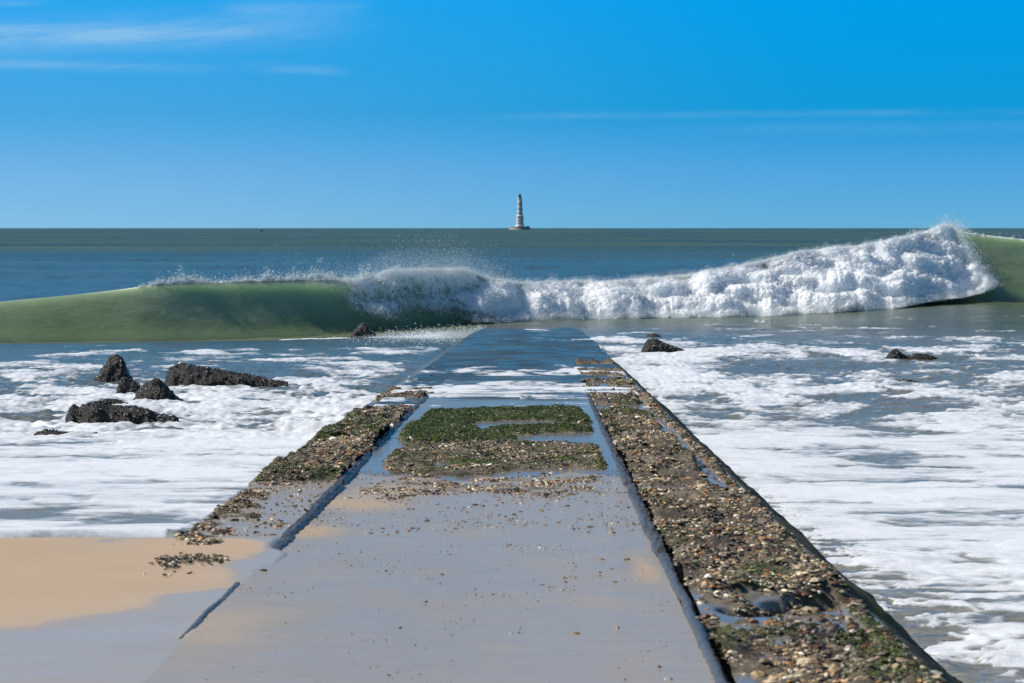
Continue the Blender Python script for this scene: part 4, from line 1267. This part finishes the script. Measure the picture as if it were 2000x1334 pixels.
# ------------------------------------------------------------------ sky, sun, camera
SUN_EL, SUN_AZ = 43.0, -86.0        # azimuth from straight ahead, negative to the left
w = bpy.data.worlds.new('World'); scene.world = w; w.use_nodes = True
nt = NT(w); nt.n.clear()
out = nt.new('ShaderNodeOutputWorld'); bg = nt.new('ShaderNodeBackground'); nt.link(bg.outputs[0], out.inputs[0])
sky = nt.new('ShaderNodeTexSky', sky_type='NISHITA', sun_disc=False, sun_elevation=R(SUN_EL), sun_rotation=R(SUN_AZ), altitude=0, air_density=1.0, dust_density=.4, ozone_density=2.0)
tc = nt.new('ShaderNodeTexCoord'); sx = nt.new('ShaderNodeSeparateXYZ'); nt.link(tc.outputs['Generated'], sx.inputs[0])
cz = nt.math('MAXIMUM', sx.outputs[2], 0.0)
zq = nt.math('ADD', nt.math('MULTIPLY', cz, 4.0), .05)
cb = nt.new('ShaderNodeCombineXYZ'); nt.link(sx.outputs[0], cb.inputs[0]); nt.link(sx.outputs[1], cb.inputs[1]); nt.link(zq, cb.inputs[2])
nm = nt.new('ShaderNodeVectorMath', operation='NORMALIZE'); nt.link(cb.outputs[0], nm.inputs[0]); nt.link(nm.outputs[0], sky.inputs[0])
ramp_ = nt.new('ShaderNodeValToRGB'); cr = ramp_.color_ramp
cr.elements[0].position = 0; cr.elements[0].color = (.35, .93, 1.60, 1)
cr.elements[1].position = 1; cr.elements[1].color = (.46, .88, 1.10, 1)
for p, c in ((.016, (.30, .98, 1.60)), (.031, (.03, 1.04, 1.60)), (.064, (.0, 1.56, 2.30)), (.10, (.40, 1.15, 1.5)), (.4, (.40, .88, 1.15))):
    e = cr.elements.new(p); e.color = C4(c)
nt.link(cz, ramp_.inputs[0])
col = nt.mix(1.0, sky.outputs[0], ramp_.outputs[0], 'MULTIPLY')
# thin cirrus: bands placed by azimuth and elevation
az = nt.math('DIVIDE', sx.outputs[0], nt.math('MAXIMUM', sx.outputs[1], .05)); el = nt.math('DIVIDE', sx.outputs[2], nt.math('MAXIMUM', sx.outputs[1], .05))
cv_ = nt.new('ShaderNodeCombineXYZ'); nt.link(az, cv_.inputs[0]); nt.link(nt.math('MULTIPLY', nt.math('SUBTRACT', el, nt.math('MULTIPLY', az, .05)), 9.0), cv_.inputs[1])
n1 = nt.noise(cv_.outputs[0], 16, 7, .62, .6); n2 = nt.noise(cv_.outputs[0], 70, 5, .65, .4)


def band(u0, v0, u1, v1, th, soft, amp):
    a0, a1 = (u0 - 1000) / F, (u1 - 1000) / F; e0, e1 = (HOR - v0) / F, (HOR - v1) / F
    sl = (e1 - e0) / (a1 - a0)
    line = nt.math('ADD', nt.math('MULTIPLY', nt.math('SUBTRACT', az, a0), sl), e0)
    dv = nt.math('DIVIDE', nt.math('SUBTRACT', el, line), th / F)
    g = nt.math('EXPONENT', nt.math('MULTIPLY', nt.math('MULTIPLY', dv, dv), -1.0))
    m1 = nt.smooth(a0 - soft / F, a0, az); m2 = nt.smooth(a1, a1 - soft / F, az)
    return nt.math('MULTIPLY', nt.math('MULTIPLY', g, m1), nt.math('MULTIPLY', m2, amp))


tot = None
for bnd in ((-600, 90, 820, 50, 30, 420, 1.0), (-600, 66, 420, 66, 12, 200, .55), (500, 18, 760, 14, 14, 120, .55), (-600, 112, 520, 136, 9, 250, .75), (530, 132, 700, 140, 9, 80, .5), (1150, 226, 2600, 212, 7, 300, .30), (-300, 2, 120, 6, 7, 100, .5), (1500, 250, 2600, 236, 14, 300, .14)):
    bb = band(*bnd)
    tot = bb if tot is None else nt.math('ADD', tot, bb)
cl = nt.math('MULTIPLY', tot, nt.smooth(.22, .74, nt.math('ADD', nt.math('MULTIPLY', n1, .65), nt.math('MULTIPLY', n2, .35))), clamp=True)
pale = nt.math('MULTIPLY', nt.smooth(.10, -.16, az), nt.math('EXPONENT', nt.math('MULTIPLY', nt.math('ABSOLUTE', el), -30.0)))
col = nt.mix(nt.math('MULTIPLY', pale, .5), col, (4.2, 7.4, 10.6, 1))
CLOUD = nt.mix(nt.math('MULTIPLY', cl, .44), col, (6.0, 8.6, 10.5, 1))
nt.link(CLOUD, bg.inputs[0]); bg.inputs[1].default_value = .08

sd = bpy.data.lights.new('sun', 'SUN'); sd.energy = 4.7; sd.angle = R(.53); sd.color = (1.0, .955, .875)
so = bpy.data.objects.new('sun', sd); COL.objects.link(so)
import mathutils
dirn = mathutils.Vector((math.sin(R(SUN_AZ)) * math.cos(R(SUN_EL)), math.cos(R(SUN_AZ)) * math.cos(R(SUN_EL)), math.sin(R(SUN_EL))))
so.rotation_euler = dirn.to_track_quat('Z', 'Y').to_euler()
so.location = (-30, 20, 40)

cd_ = bpy.data.cameras.new('camera'); cam = bpy.data.objects.new('camera', cd_); COL.objects.link(cam)
cam.location = (0, 0, CAMZ); cam.rotation_euler = (R(90), 0, 0)
cd_.sensor_width = 36; cd_.lens = F / 2000 * 36; cd_.shift_y = -(667 - HOR) / 2000
cd_.clip_start = .5; cd_.clip_end = 60000
cd_.dof.use_dof = True; cd_.dof.focus_distance = 42; cd_.dof.aperture_fstop = 13
scene.camera = cam

scene.view_settings.view_transform = 'Standard'; scene.view_settings.look = 'None'
scene.view_settings.exposure = 0; scene.view_settings.gamma = 1
scene.cycles.max_bounces = 8; scene.cycles.transparent_max_bounces = 12
scene.cycles.use_denoising = True; scene.cycles.use_adaptive_sampling = False
